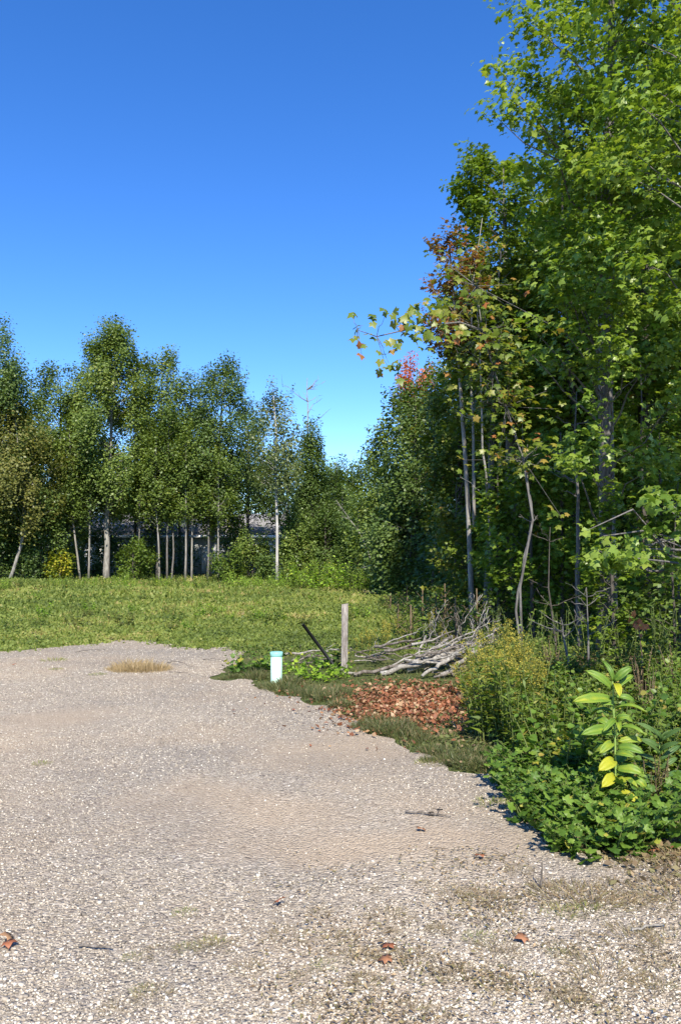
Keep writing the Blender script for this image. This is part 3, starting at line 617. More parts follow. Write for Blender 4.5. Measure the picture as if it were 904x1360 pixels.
# leaning sapling with long branch hanging out into the sky
def hang():
    Y = 11.; root = empty('leaning_sapling', at(692, 880, Y)*[1, 1, 0], 'slender leaning maple sapling with one long branch of sparse leaves against the sky', 'tree')
    o = root.location; mb = MB(); fo = MB(); pts = [(694, 900), (690, 780), (707, 690), (694, 610), (672, 540), (655, 490), (640, 440), (632, 380)]
    P = np.array([at(a, b, Y) for a, b in pts]); P[0, 2] = 0; mb.tube(P, np.linspace(.02, .006, len(P)), 6)
    br = np.array([at(a, b, Y-.3*i) for i, (a, b) in enumerate([(650, 470), (645, 440), (610, 428), (570, 432), (530, 440), (500, 447), (474, 438)])]); mb.tube(br, np.linspace(.018, .004, len(br)), 4)
    cl = [(470, 418, 9.2, 2), (482, 432, 9.2, 5), (474, 458, 9.2, 2), (480, 470, 9.2, 3), (512, 416, 9.4, 5), (530, 428, 9.5, 4), (510, 462, 9.4, 7), (516, 482, 9.4, 9), (520, 494, 9.4, 5), (545, 445, 9.6, 10), (552, 424, 9.7, 6), (566, 450, 9.8, 12), (575, 428, 9.9, 12), (595, 446, 10, 12), (560, 405, 9.8, 8), (590, 410, 10, 10), (615, 440, 10.2, 12), (640, 395, 10.5, 14), (620, 400, 10.4, 10), (650, 445, 10.5, 16), (540, 412, 9.7, 5)]
    for px, py, yy, n_ in cl:
        c = at(px, py, yy); q = rng.normal(0, .075, (n_, 3)); n_l = np.array([.1, -.75, .5])+rng.normal(0, .4, (n_, 3))
        leaves(fo, c+q, n_l, np.array([0, 0, -.7])+rng.normal(0, .6, (n_, 3)), rng.uniform(.085, .13, n_), np.clip(rng.normal(.66, .2, n_), 0, 1), 'maple')
        j = np.argmin(np.linalg.norm(br-c, axis=1)); mb.tube(curve(br[j], c, 4, wob=.02), [.005, .004, .003, .002], 3, cap=False)
    for k in range(90):
        j = rng.integers(3, len(P)); c = P[j]+rng.normal(0, .35, 3)
        if c[2] < 2: continue
        n_ = 9; leaves(fo, c+rng.normal(0, .1, (n_, 3)), np.array([0, -.4, .8])+rng.normal(0, .4, (n_, 3)), rng.normal(0, 1, (n_, 3)), rng.uniform(.08, .12, n_), rng.random(n_), 'maple')
        mb.tube(curve(P[j], c, 3), [.006, .004, .003], 3, cap=False)
    mb.build('trunk', B['grey'], root, o, True); fo.build('crown', G['maplewarm'], root, o)
hang()
# little red leaved sapling in the shade
def redsap():
    b = at(850, 880, 9.5)*[1, 1, 0]; root = empty('red_leaved_sapling', b, 'tiny sapling with a cluster of orange-red leaves in the shade at right', 'sapling')
    mb = MB(); c = at(847, 829, 9.5); mb.tube(curve(b, c, 5, wob=.02), np.linspace(.012, .004, 5), 5); mb.build('stem', B['brownstem'], root, b, True)
    fo = MB(); n_ = 16; leaves(fo, c+rng.normal(0, .045, (n_, 3)), np.array([.2, -.8, .4])+rng.normal(0, .4, (n_, 3)), rng.normal(0, 1, (n_, 3)), rng.uniform(.05, .09, n_), rng.random(n_), 'maple'); fo.build('foliage', G['red'], root, b)
redsap()

# ------------------------------------------------------------------ plant prototypes
def plant(label, name, cat, nst, h, spread, leafkind, lsize, nl, pal, bark='stem', wid=1., up=.3, lean=.25, top=0, loc=(0, 0, 0), group=None, plume=None, vmu=.5):
    root = empty(name, loc, label, cat, group); st = MB(); fo = MB(); pl = MB(); o = np.array(loc, float)
    for i in range(nst):
        an = rng.random()*6.28; r0 = spread*math.sqrt(rng.random())*.6; b = np.array([r0*math.cos(an), r0*math.sin(an), 0])
        hh = h*rng.uniform(.6, 1.05); d = np.array([math.cos(an), math.sin(an), 0])*lean*hh*rng.uniform(.3, 1.2)+np.array([*rng.normal(0, .05*hh, 2), hh])
        t = np.linspace(0, 1, 6)[:, None]; c = b+d*t*np.array([1, 1, 1])+np.array([d[0], d[1], 0])*t*(t-1)*.5
        st.tube(o+c, np.linspace(.0045, .0018, 6)*(1+h), 4, cap=False)
        m_ = max(3, int(nl*rng.uniform(.7, 1.2))); tl = np.linspace(.12, .98, m_)**(.9)
        pos = np.stack([np.interp(tl, t[:, 0], c[:, k]) for k in range(3)], 1)
        a2 = np.arange(m_)*2.4+an; D = np.stack([np.cos(a2), np.sin(a2), np.full(m_, up)], 1)+rng.normal(0, .15, (m_, 3))
        N = np.stack([-np.cos(a2)*up, -np.sin(a2)*up, np.ones(m_)], 1)+rng.normal(0, .42, (m_, 3))
        leaves(fo, o+pos, N, D, lsize*rng.uniform(.6, 1.15, m_)*(1-.45*tl), np.clip(rng.normal(vmu, .22, m_)+.2*tl-.1, 0, 1), leafkind, wid)
        if plume:
            tip = c[-1]
            for k in range(7):
                a3 = rng.random()*6.28; L = plume*rng.uniform(.5, 1); e = tip+np.array([math.cos(a3)*L*.7, math.sin(a3)*L*.7, L*rng.uniform(.1, .6)])-np.array([0, 0, .08*k*plume])
                cc = curve(tip-np.array([0, 0, .06*k]), e, 5, sag=.18*L); st.tube(o+cc, [.002]*4+[.001], 3, cap=False)
                q = 26; ti = rng.random(q); pp = np.stack([np.interp(ti, np.linspace(0, 1, 5), cc[:, j]) for j in range(3)], 1)+rng.normal(0, .012, (q, 3))
                leaves(pl, o+pp, rng.normal(0, 1, (q, 3))+[0, 0, .6], rng.normal(0, 1, (q, 3)), rng.uniform(.012, .024, q), rng.random(q), 'quad')
    st.build('stem', B[bark], root, o); fo.build('foliage', G[pal], root, o)
    if plume: pl.build('flower', G['gold'], root, o)
    return root
def tuft(label, name, n_, h, spread, pal, cat='grass tuft', loc=(0, 0, 0), flat=.5, wid=.05, group=None):
    o = np.array(loc, float); mb = MB()
    a = rng.random(n_)*6.28; r = spread*np.sqrt(rng.random(n_)); b = np.stack([r*np.cos(a), r*np.sin(a), np.zeros(n_)], 1)
    D = np.stack([np.cos(a)*r/spread*flat, np.sin(a)*r/spread*flat, np.ones(n_)], 1)+rng.normal(0, .3, (n_, 3)); D = nrm(D)
    hh = h*rng.uniform(.4, 1.1, n_)*(1-.4*r/spread)
    N = rng.normal(0, 1, (n_, 3)); X = nrm(np.cross(D, N)); w_ = (wid*hh).clip(.0025, .009)[:, None]
    mid = b+D*hh[:, None]*.55; tip = b+D*hh[:, None]+np.stack([D[:, 0], D[:, 1], -np.abs(rng.normal(.2, .2, n_))], 1)*hh[:, None]*.35
    tip[:, 2] = np.maximum(tip[:, 2], .01)
    V = np.stack([b-X*w_/2, b+X*w_/2, mid+X*w_*.4, mid-X*w_*.4, tip], 1)+o
    i = np.arange(n_)[:, None]*5; A = np.repeat(np.clip(rng.normal(.5, .25, n_), 0, 1), 5)
    mb.add(V.reshape(-1, 3), np.concatenate([i, i+1, i+2, i+3], 1), A)
    mb.F.setdefault(3, []).append((mb.n-len(V)*5+np.concatenate([i+3, i+2, i+4], 1)))
    ob = mb.build(name, G[pal], None, o); tag(ob, label, cat, group); return ob

def scatter(protos, places, label, group, smin=.8, smax=1.2, z0=0.):
    """first places move the prototypes, later ones are copies"""
    for i, (x, y, s) in enumerate(places):
        rz = rng.random()*6.28
        if i < len(protos):
            p_ = protos[i]; p_.location = (float(x), float(y), z0); p_.rotation_euler = (0, 0, rz); k = s*rng.uniform(smin, smax); p_.scale = (k, k, k); p_['label'] = label; p_['group'] = group
        else: copy_thing(protos[rng.integers(len(protos))], (x, y, z0), rz, s*rng.uniform(smin, smax), label, group)
def pxpts(lst, jit=0): return [(gp(a, b)[0], gp(a, b)[1], s) for a, b, s in lst]

# goldenrods at the right of the brush pile
gr = [plant(None, 'goldenrod', 'goldenrod', 11, .66, .28, 'lance', .13, 24, 'weed', plume=.2, wid=1.3) for _ in range(3)]
scatter(gr, pxpts([(652, 938, 1.0), (685, 930, .98), (668, 955, .85), (638, 950, .7), (695, 950, .8), (670, 915, 1.0), (622, 925, .65)]), 'tall goldenrod with yellow plumes beside the brush pile', 'goldenrods beside the brush pile')
gr2 = [plant(None, 'goldenrod', 'goldenrod', 5, .7, .2, 'lance', .1, 18, 'weed', plume=.12, wid=1.3) for _ in range(2)]
scatter(gr2, pxpts([(500, 880, .8), (520, 868, .7), (478, 872, .6), (600, 880, .7), (545, 850, .7), (585, 860, .8)]), 'small goldenrod with faint yellow tops around the brush pile', 'small goldenrods around the brush pile')
# lance leaved tall weeds in front
lw = [plant(None, 'tall_weed', 'weed', 9, .75, .22, 'lance', .15, 26, 'weed', wid=1.5, vmu=.6) for _ in range(3)]
scatter(lw, pxpts([(650, 985, 1), (672, 990, 1.05), (635, 975, .8), (700, 990, .95), (720, 1000, .8), (690, 1005, .8), (740, 990, .8)]), 'upright weed with narrow green leaves in front of the goldenrods', 'narrow leaved weeds before the goldenrods')
# general leafy weeds over the right bank
ow = [plant(None, 'leafy_weed', 'weed', 14, .42, .3, 'oval', .085, 17, p_, wid=1.25, lean=.55) for p_ in ('weed', 'vine', 'weed', 'weed')]
pl_ = []
for _ in range(95):
    px = rng.uniform(690, 960); py = rng.uniform(905, 1050)
    if py > 1000 and px < 740: continue
    pl_.append((px, py, rng.uniform(.7, 1.15)))
scatter(ow, pxpts(pl_), 'leafy green weed in the dense weed bed right of the goldenrods', 'leafy weeds of the right-hand bank')
ow2 = [plant(None, 'leafy_weed', 'weed', 9, .9, .3, 'oval', .08, 18, p_, wid=1., lean=.3) for p_ in ('weed', 'fardark')]
scatter(ow2, pxpts([(720, 900, 1), (750, 895, .8), (790, 890, .9), (870, 885, 1), (905, 892, 1), (830, 890, .8), (690, 890, 1), (660, 880, 1), (930, 900, 1)]), 'taller dark weed at the foot of the shaded wood', 'tall weeds at the foot of the wood')
fw = [plant(None, 'field_weed', 'weed', 9, .34, .3, 'oval', .085, 12, p_, wid=1.1, lean=.5, vmu=.4) for p_ in ('weed', 'weed', 'olive', 'weedlime')]
scatter(fw, pxpts([(rng.uniform(-60, 530), rng.uniform(782, 838), rng.uniform(.5, 1.1)) for _ in range(75)]), 'leafy weed clump standing in the open grass field', 'weed clumps in the field')
# shrubby weeds between field and wood
for px, py, wd_, top, pal in [(545, 862, 26, 800, 'weed'), (578, 850, 28, 785, 'fardark'), (528, 838, 18, 800, 'weed'), (604, 852, 30, 790, 'weed'), (560, 832, 26, 780, 'fardark'), (632, 850, 28, 778, 'weed'), (590, 832, 28, 772, 'weed'), (518, 815, 16, 786, 'weed'), (660, 842, 30, 770, 'fardark'), (622, 822, 26, 764, 'fardark'), (540, 812, 22, 776, 'weed')]:
    Y = float(gp(px, py)[1])
    tree('leafy shrub between the open field and the wood, behind the brush pile', px, Y, top, wd_, py-2, 'col', leaf='oval', pal=pal, tr=.012, lai=.75, size=.075, cs=.16, name='field_shrub', cat='shrub', group='shrubs behind the brush pile', bark='brownstem')
ow4 = [plant(None, 'weedy_bush', 'bush', 26, 1.15, 1.3, 'oval', .17, 14, p_, wid=1., lean=.3) for p_ in ('weed', 'weedlime')]
pl4 = [(px, 783+rng.uniform(-3, 3), rng.uniform(.75, 1.1)*(1.25 if px > 375 else .55)) for px in np.linspace(-40, 530, 30)]+[(px, 781, .9) for px in np.linspace(385, 520, 7)]
scatter(ow4, [(x, min(y, 43.5), s) for x, y, s in pxpts(pl4)], 'bright weedy bush in the strip along the foot of the far trees', 'weedy bushes under the far trees')

# round leaved vine patch at the gravel corner
vn = [plant(None, 'broad_leaved_plant', 'plant', 16, .27, .34, 'lobed', .105, 9, 'vine', lean=.9, up=.15, wid=1.05) for _ in range(4)]
vp = [(680, 1045), (702, 1038), (700, 1062), (720, 1060), (722, 1085), (745, 1075), (735, 1105), (760, 1100), (765, 1122), (790, 1115), (800, 1090), (780, 1075), (820, 1110), (835, 1090), (760, 1055), (745, 1130), (775, 1135), (805, 1130), (835, 1115), (730, 1035), (755, 1085), (715, 1098)]
scatter(vn, pxpts([(a+12, b-3, rng.uniform(.75, 1.05)) for a, b in vp]), 'low plant with broad lobed green leaves spilling onto the gravel corner', 'broad leaved plants on the gravel corner', .9, 1.1)
vn2 = [plant(None, 'lime_leaved_plant', 'plant', 9, .26, .28, 'lobed', .11, 6, 'weedlime', lean=.8, up=.2)]
scatter(vn2, pxpts([(400, 902, 1), (425, 905, 1.05), (445, 900, .9), (388, 895, .8)]), 'low lime green plant between the pipe and the wooden post', 'lime green plants by the wooden post')
vn3 = [plant(None, 'broad_leaved_plant', 'plant', 10, .3, .3, 'lobed', .13, 6, 'vine', lean=.8, up=.2)]
scatter(vn3, pxpts([(335, 893, .9), (350, 888, .9), (322, 896, .7), (430, 885, .9)]), 'broad leaved green plant just left of the pale pipe', 'broad leaved plants left of the pipe')
pr = plant('round leaved plant cut off by the right edge at the gravel corner', 'broad_leaved_plant', 'plant', 6, .22, .15, 'lobed', .13, 5, 'vine', lean=.7); pr.location = (*[float(c) for c in gp(903, 1100)[:2]], 0)
pr = plant('drab seeding weed clump right beside the yellow milkweed', 'seeding_weed', 'weed', 14, .34, .16, 'quad', .035, 34, 'olive', 'brownstem', lean=.2); pr.location = (*[float(c) for c in gp(868, 1076)[:2]], 0)
wf = [plant(None, 'white_seeding_weed', 'weed', 7, .75, .12, 'quad', .03, 30, 'straw', 'brownstem', lean=.2)]
scatter(wf, pxpts([(862, 960, .9), (850, 940, .9), (900, 930, .8), (735, 905, .9)]), 'pale weed with whitish seed heads behind the milkweed', 'pale seeding weeds')

# ------------------------------------------------------------------ milkweed
def bigleaf(mb, b, t, width, v, droop=.03, nup=(0, -.45, .9), curl=.12):
    b, t = np.array(b), np.array(t); D = t-b; L = np.linalg.norm(D); Dn = D/L; N = np.array(nup, float); N = N-(N@Dn)*Dn; N /= np.linalg.norm(N); X = np.cross(Dn, N)
    nu, nv = 9, 5; u = np.linspace(0, 1, nu); w_ = np.sin(np.pi*np.clip(u*.92+.05, 0, 1))**.6; w_[-1] = .04; w_[0] = .12
    V = []
    ph = rng.random()*6
    for i in range(nu):
        for j in range(nv):
            s = (j/(nv-1)-.5)*2
            V.append(b+D*u[i]+X*s*width/2*w_[i]+N*(curl*width*abs(s)**1.5+droop*4*u[i]*(1-u[i])+.03*width*math.sin(u[i]*14+ph+s*2)-(.25*droop if s == 0 else 0)))
    i = np.arange(nu-1)[:, None]*nv+np.arange(nv-1)[None]
    mb.add(V, np.stack([i, i+1, i+nv+1, i+nv], -1).reshape(-1, 4), np.clip(v+rng.normal(0, .07, len(V))+np.tile([.06, -.06, .22, -.06, .06], nu)*(1 if v < .6 else .3)+.25*np.repeat(u, nv)*(rng.random() < .5), 0, 1))
def milkweed(label, Y, stem, lv, pal, S):
    b = at(stem[0][0], stem[0][1], Y); b[2] = 0; root = empty('milkweed', b, label, 'milkweed')
    P = np.array([at(a, c, Y) for a, c in stem]); P[0] = b; mb = MB(); K = 14; t = np.linspace(0, 1, K); tt = np.linspace(0, 1, len(P))
    P = np.stack([np.interp(t, tt, P[:, i]) for i in range(3)], 1); mb.tube(P, np.linspace(.007, .004, K), 8); mb.build('stem', B['milkstem'], root, b, True)
    for (bx, by, tx, ty, wpx, v, dyy, nup) in lv:
        q = MB(); bigleaf(q, at(bx, by, Y), at(tx, ty, Y-dyy), wpx*.54/F*Y, v, droop=.03, nup=nup); o = q.build('leaf', G[pal], root, b, True)
        s = o.modifiers.new('thick', 'SOLIDIFY'); s.thickness = .0012
U = (0, -.25, .95); Fr = (0, -.8, .6)
milkweed('tall yellow-lime milkweed with big oval leaves, brightest plant at right', 4.95, [(817, 1078), (817, 1030), (816, 980), (814, 940), (813, 905)],
 [(812, 929, 760, 932, 26, .45, .10, Fr), (812, 915, 777, 891, 22, .4, .0, Fr), (814, 905, 800, 878, 12, .2, -.05, Fr), (815, 905, 838, 886, 20, .25, .02, Fr), (816, 915, 840, 897, 14, .3, -.08, Fr),
  (815, 908, 822, 926, 18, .85, .12, Fr), (818, 940, 857, 946, 16, .4, .08, U), (812, 968, 771, 976, 24, .4, .08, Fr), (812, 966, 790, 956, 20, .3, -.08, Fr), (820, 967, 855, 976, 20, .3, .08, U), (818, 958, 837, 952, 16, .45, .06, Fr), (816, 960, 822, 972, 14, .4, .12, Fr),
  (820, 985, 852, 984, 18, .7, -.02, Fr), (819, 992, 855, 1001, 22, .3, .08, Fr), (813, 986, 795, 1001, 20, .65, .08, Fr), (818, 1021, 853, 1027, 26, .6, .08, Fr), (816, 1010, 794, 1024, 28, .85, .08, Fr), (816, 1030, 798, 1046, 26, .95, .1, Fr), (815, 1040, 832, 1044, 24, .8, .12, Fr),
  (806, 1050, 850, 1066, 24, .85, .14, Fr), (838, 1034, 858, 1048, 20, .4, .04, Fr), (848, 1062, 862, 1078, 14, .35, .02, Fr), (817, 1015, 826, 1000, 28, .1, -.15, Fr), (813, 945, 783, 950, 16, .35, -.1, U), (816, 955, 800, 972, 14, .2, .12, Fr), (818, 978, 838, 965, 14, .2, -.12, U), (812, 1000, 786, 1004, 18, .5, -.06, U), (818, 1035, 846, 1046, 18, .75, .12, U), (815, 1048, 790, 1060, 18, .8, .05, U), (815, 1060, 834, 1078, 16, .7, .1, Fr)]+[(816, yb, 816+sg*rng.uniform(16, 30), yb+rng.uniform(-2, 12), rng.uniform(14, 20), vv, rng.uniform(-.12, .12), Fr) for yb, sg, vv in [(925, 1, .3), (937, -1, .3), (952, 1, .35), (975, -1, .4), (990, -1, .5), (1002, 1, .5), (1012, -1, .6), (1026, 1, .6), (1040, -1, .8), (1052, 1, .75), (1064, -1, .7)]], 'milk', 1)
lv = []
for k in range(11):
    y0 = 1040-k*6; sg = 1 if k % 2 else -1; lv.append((875, y0, 875+sg*rng.uniform(20, 32), y0-rng.uniform(8, 22), 12, rng.uniform(.1, .9), rng.uniform(-.1, .15), Fr))
lv += [(875, 985, 866, 968, 10, .5, .05, Fr), (875, 985, 886, 970, 10, .5, .05, Fr), (880, 1062, 905, 1068, 18, .9, .1, Fr)]
milkweed('smaller plain green milkweed right of the yellow one', 5.2, [(875, 1062), (875, 1020), (875, 985)], lv, 'milkgreen', 1)

# ------------------------------------------------------------------ pipe, post, rod
m, n, l, p, o_ = newmat('pipe_plastic'); tc = n.new('ShaderNodeTexCoord').outputs['Object']
sx = n.new('ShaderNodeSeparateXYZ'); l.new(tc, sx.inputs[0]); zz = math_n(n, l, 'ADD', sx.outputs[2], math_n(n, l, 'MULTIPLY', noisecol(n, l, tc, 18, 4), .12))
r = ramp(n, [(.0, (.36, .46, .34)), (.12, (.50, .70, .58)), (.34, (.52, .76, .66)), (.42, (.35, .68, .58))]); l.new(zz, r.inputs[0]); l.new(r.outputs[0], p.inputs['Base Color']); p.inputs['Roughness'].default_value = .4
M_pipe = m
def pipe():
    b = gp(367, 907); root = empty('pipe', b, 'short pale mint green plastic pipe standing upright in the grass', 'pipe')
    H = .38; Ro = .072; Ri = .064; S = 32; an = np.arange(S)*2*math.pi/S; mb = MB(); rows = [(Ro, -.05), (Ro, H-.003), (Ro-.002, H), (Ri+.001, H), (Ri, H-.003), (Ri, .02)]
    V = np.concatenate([np.stack([r_*np.cos(an), r_*np.sin(an), np.full(S, z)], 1) for r_, z in rows])+b
    i = np.arange(len(rows)-1)[:, None]*S; j = np.arange(S)[None]; j2 = (j+1) % S
    mb.add(V, np.stack([i+j, i+j2, i+S+j2, i+S+j], -1).reshape(-1, 4)); o = mb.build('tube', M_pipe, root, b, True)
    mb = MB(); rows = [(Ro+.004, H-.05), (Ro+.007, H-.045), (Ro+.007, H-.004), (Ro+.0035, H+.002), (Ro-.004, H+.003), (.002, H+.004)]
    V = np.concatenate([np.stack([r_*np.cos(an), r_*np.sin(an), np.full(S, z)], 1) for r_, z in rows])+b
    i = np.arange(len(rows)-1)[:, None]*S
    mb.add(V, np.stack([i+j, i+j2, i+S+j2, i+S+j], -1).reshape(-1, 4)); mb.build('cap', simple('cap_teal', (.28, .62, .54), .4), root, b, True)
pipe()
def post():
    b = gp(457, 896); Y = b[1]; H = zat(802, Y); mb = MB()
    wv = .043; K = 9; z = np.linspace(-.1, H, K); V = []
    for i in range(K):
        j = rng.normal(0, .0015, (8, 2)); c = [(-wv, -wv+.006), (-wv+.006, -wv), (wv-.006, -wv), (wv, -wv+.006), (wv, wv-.006), (wv-.006, wv), (-wv+.006, wv), (-wv, wv-.006)]
        for (x, y), q in zip(c, j): V.append((b[0]+x+q[0]+.01*z[i], Y+y+q[1], z[i]+(.006*x/wv+rng.normal(0, .001) if i == K-1 else 0)))
    i = np.arange(K-1)[:, None]*8; j = np.arange(8)[None]; j2 = (j+1) % 8; mb.add(V, np.stack([i+j, i+j2, i+8+j2, i+8+j], -1).reshape(-1, 4))
    mb.F.setdefault(8, []).append(np.arange((K-1)*8, K*8)[None])
    m = barkmat('weathered_board', (.09, .075, .06), (.23, .20, .175), (.38, .345, .31), 9, .6)
    o = mb.build('wooden_post', m, None, b); tag(o, 'square weathered grey wooden post standing alone by the brush pile', 'post')
post()
def rod():
    Y = 10.9; a = at(402, 829, Y-.1); c = at(449, 890, Y+.25); c[2] = -.02; mb = MB(); d = (a-c)/np.linalg.norm(a-c); x = np.cross(d, [0, 1., 0]); x /= np.linalg.norm(x); y = np.cross(d, x)
    prof_ = [(-.022, -.003), (.022, -.003), (.022, .003), (.004, .003), (.004, .02), (-.004, .02), (-.004, .003), (-.022, .003)]
    V = [c+x*u+y*w_ for u, w_ in prof_]+[a+x*u+y*w_ for u, w_ in prof_]
    mb.add(V, [(i, (i+1) % 8, 8+(i+1) % 8, 8+i) for i in range(8)]); mb.F.setdefault(8, []).append(np.array([list(range(8))])); mb.F[8].append(np.array([list(range(15, 7, -1))]))
    o = mb.build('metal_stake', simple('black_metal', (.02, .02, .02), .55), None, c); tag(o, 'black metal stake leaning left beside the wooden post', 'stake')
rod()

# ------------------------------------------------------------------ brush pile
def logm(label, a, b, r0, r1, bark='dead', name='log', forks=0, wob=.06, group=None, cat='log'):
    a = np.array(a, float); b = np.array(b, float); L = np.linalg.norm(b-a); root = empty(name, a, label, cat, group)
    K = 9; c = curve(a, b, K, sag=rng.normal(0, .03)*L, wob=wob*L*.25); mb = MB(); rr = np.linspace(r0, r1, K)*rng.uniform(.94, 1.06, K); mb.tube(c, rr, 9); mb.build('stem', B[bark], root, a, True)
    for _ in range(forks):
        q = MB(); j = rng.integers(K//3, K); d = nrm((b-a)/L+rng.normal(0, .6, 3)+[0, 0, .35]); l_ = L*rng.uniform(.25, .5)
        cc = curve(c[j], c[j]+d*l_, 6, wob=.05*l_); q.tube(cc, np.linspace(r1*.8, .004, 6), 5)
        for __ in range(2):
            e = cc[rng.integers(1, 6)]; q.tube(curve(e, e+nrm(d+rng.normal(0, .6, 3))*l_*.5, 4, wob=.02), [r1*.35, r1*.3, .004, .003], 4)
        q.build('branch', B[bark], root, a, True)
    return root
def A3(px, py, Y): return at(px, py, Y)
LG = [((505, 900, 10.6), (602, 874, 10.9), .036, .022, 'dead', 'thick pale log at the front of the brush pile, lying level'),
      ((585, 908, 10.4), (640, 856, 11.0), .034, .024, 'dead', 'pale log rising steeply to the right at the front of the pile'),
      ((540, 890, 10.8), (645, 858, 11.2), .04, .025, 'dead', 'long pale branch running up to the right on top of the pile'),
      ((545, 880, 11.0), (600, 845, 11.5), .035, .02, 'dead', 'pale branch slanting at the back left of the pile'),
      ((560, 875, 10.9), (655, 852, 11.4), .04, .03, 'dead', 'smooth whitish log topping the right side of the pile'),
      ((605, 868, 10.7), (560, 898, 10.3), .03, .02, 'dead', 'short pale billet crossing the front logs'),
      ((448, 894, 10.6), (486, 892, 10.7), .018, .012, 'dead', 'curved whitish branch lying at the foot of the wooden post'),
      ((470, 905, 10.5), (560, 884, 10.9), .025, .018, 'deaddark', 'dark branch under the left end of the pile'),
      ((600, 905, 10.5), (640, 892, 10.7), .03, .02, 'deaddark', 'dark gnarled root at the right foot of the pile')]
for a_, b_, r0, r1, bk, lb in LG: 
    pa, pb = A3(*a_), A3(*b_); pa[2] = max(pa[2], r0*.8); pb[2] = max(pb[2], .03); logm(lb, pa, pb, r0, r1, bk, forks=1 if r0 > .035 else 0)
c0 = gp(585, 895)
for k in range(30):
    an = rng.normal(.35, .5)*(1 if rng.random() < .75 else -1.5); L = rng.uniform(.4, 1.05); cc = np.array([c0[0]+.05+rng.normal(0, .3), c0[1]+rng.normal(.25, .3), .08+.36*rng.random()])
    d = np.array([math.cos(an), rng.normal(0, .4), .12+.25*math.sin(an)]); d /= np.linalg.norm(d); a_ = cc-d*L/2; b_ = cc+d*L/2; a_[2] = max(a_[2], .02); b_[2] = max(b_[2], .02)
    logm('thin dead branch tangled in the brush pile right of the post', a_, b_, rng.uniform(.010, .022), .007, 'dead' if rng.random() < .5 else 'deaddark', 'dead_branch', 1, group='thin branches of the brush pile', cat='branch')
for k in range(10):
    a_ = np.array([c0[0]+.25+rng.normal(0, .22), c0[1]+.45+rng.normal(0, .15), .3]); b_ = a_+np.array([rng.normal(.05, .22), rng.normal(0, .1), rng.uniform(.35, .62)])
    logm('bare forked branch sticking up from the back of the brush pile', a_, b_, .008, .004, 'deaddark' if k % 2 else 'dead', 'upright_branch', 3, wob=.12, group='upright branches of the brush pile', cat='branch')
for k in range(16):
    px = rng.uniform(385, 520); a_ = at(px, rng.uniform(868, 880), 11.6+rng.normal(0, .2)); b_ = at(px+rng.uniform(20, 45)*(1 if rng.random() < .7 else -1), rng.uniform(860, 880), 11.6+rng.normal(0, .2)); a_[2] = max(.03, a_[2]); b_[2] = max(.04, b_[2])
    logm('grey twig in the low heap of twigs behind the wooden post', a_, b_, rng.uniform(.008, .016), .005, 'dead' if k % 5 == 0 else 'deaddark', 'dead_twig', 1, group='twigs behind the wooden post', cat='twig')
logm('long grey branch lying just right of the pipe behind the stake', at(378, 869, 11.3), at(450, 862, 11.5), .016, .008, 'dead', 'dead_branch', 2, cat='branch')
for k, (a_, b_) in enumerate([((488, 752, 41), (560, 746, 40)), ((500, 758, 41), (548, 741, 41)), ((520, 757, 38), (575, 742, 36)), ((478, 756, 42), (530, 747, 41))]):
    logm(['pale fallen branch low at the far corner, leftmost and thin', 'pale fallen branch crossing others at the far corner', 'long pale fallen branch in front of the shaded trunk', 'fallen branch lying flat at the far left of the corner heap'][k], at(*a_), at(*b_), .05, .025, 'dead', 'fallen_branch', 2, cat='branch')

# ------------------------------------------------------------------ leaf litter
def litter(name, label, N, cpx, spread, size, pal, stuff=True, h=.05):
    mb = MB(); P = []
    while len(P) < N:
        px, py = cpx[0]+rng.normal(0, spread[0]), cpx[1]+rng.normal(0, spread[1])
        if py < 905: continue
        P.append([*gp(px, py)[:2], .015+rng.random()*h])
    P = np.array(P); n_ = len(P)
    leaves(mb, P, np.array([0, 0, 1])+rng.normal(0, .5, (n_, 3)), rng.normal(0, 1, (n_, 3))*[1, 1, .3], size*rng.uniform(.6, 1.3, n_), rng.random(n_)*.85+.15*rng.random(n_), 'quad')
    o = mb.build(name, G[pal]); tag(o, label, 'leaf litter', kind='stuff')
litter('fallen_leaves', 'carpet of reddish brown dead leaves in front of the brush pile', 6000, (545, 938), (44, 14), .05, 'litter', h=.03)
litter('strewn_leaves', 'loose reddish leaves strewn thinly round the edges of the leaf carpet', 700, (545, 945), (78, 20), .045, 'litter', h=.03)
litter('dry_leaf_scatter', 'sparse tan dead leaves over the soil at the right corner', 420, (868, 1135), (40, 18), .035, 'drab', h=.02)
# individual leaves on gravel
for i, (px, py) in enumerate([(12, 1258), (18, 1254), (372, 1203), (520, 1282), (700, 1254), (515, 1268), (560, 1108), (635, 1142), (20, 885), (840, 1130), (860, 1136), (815, 1126), (892, 1130)]):
    q = MB(); leaves(q, np.array([[0, 0, .02]]), np.array([[*rng.normal(0, .25, 2), 1]]), rng.normal(0, 1, (1, 3)), .06, [rng.uniform(.4, .8)], 'maple')
    b = gp(px, py); o = q.build('fallen_leaf', G['litter'], None, (0, 0, 0)); o.location = (float(b[0]), float(b[1]), .012); s = o.modifiers.new('t', 'SOLIDIFY'); s.thickness = .001
    tag(o, 'single orange-brown dead leaf lying loose on the gravel', 'leaf', 'loose dead leaves on the gravel')
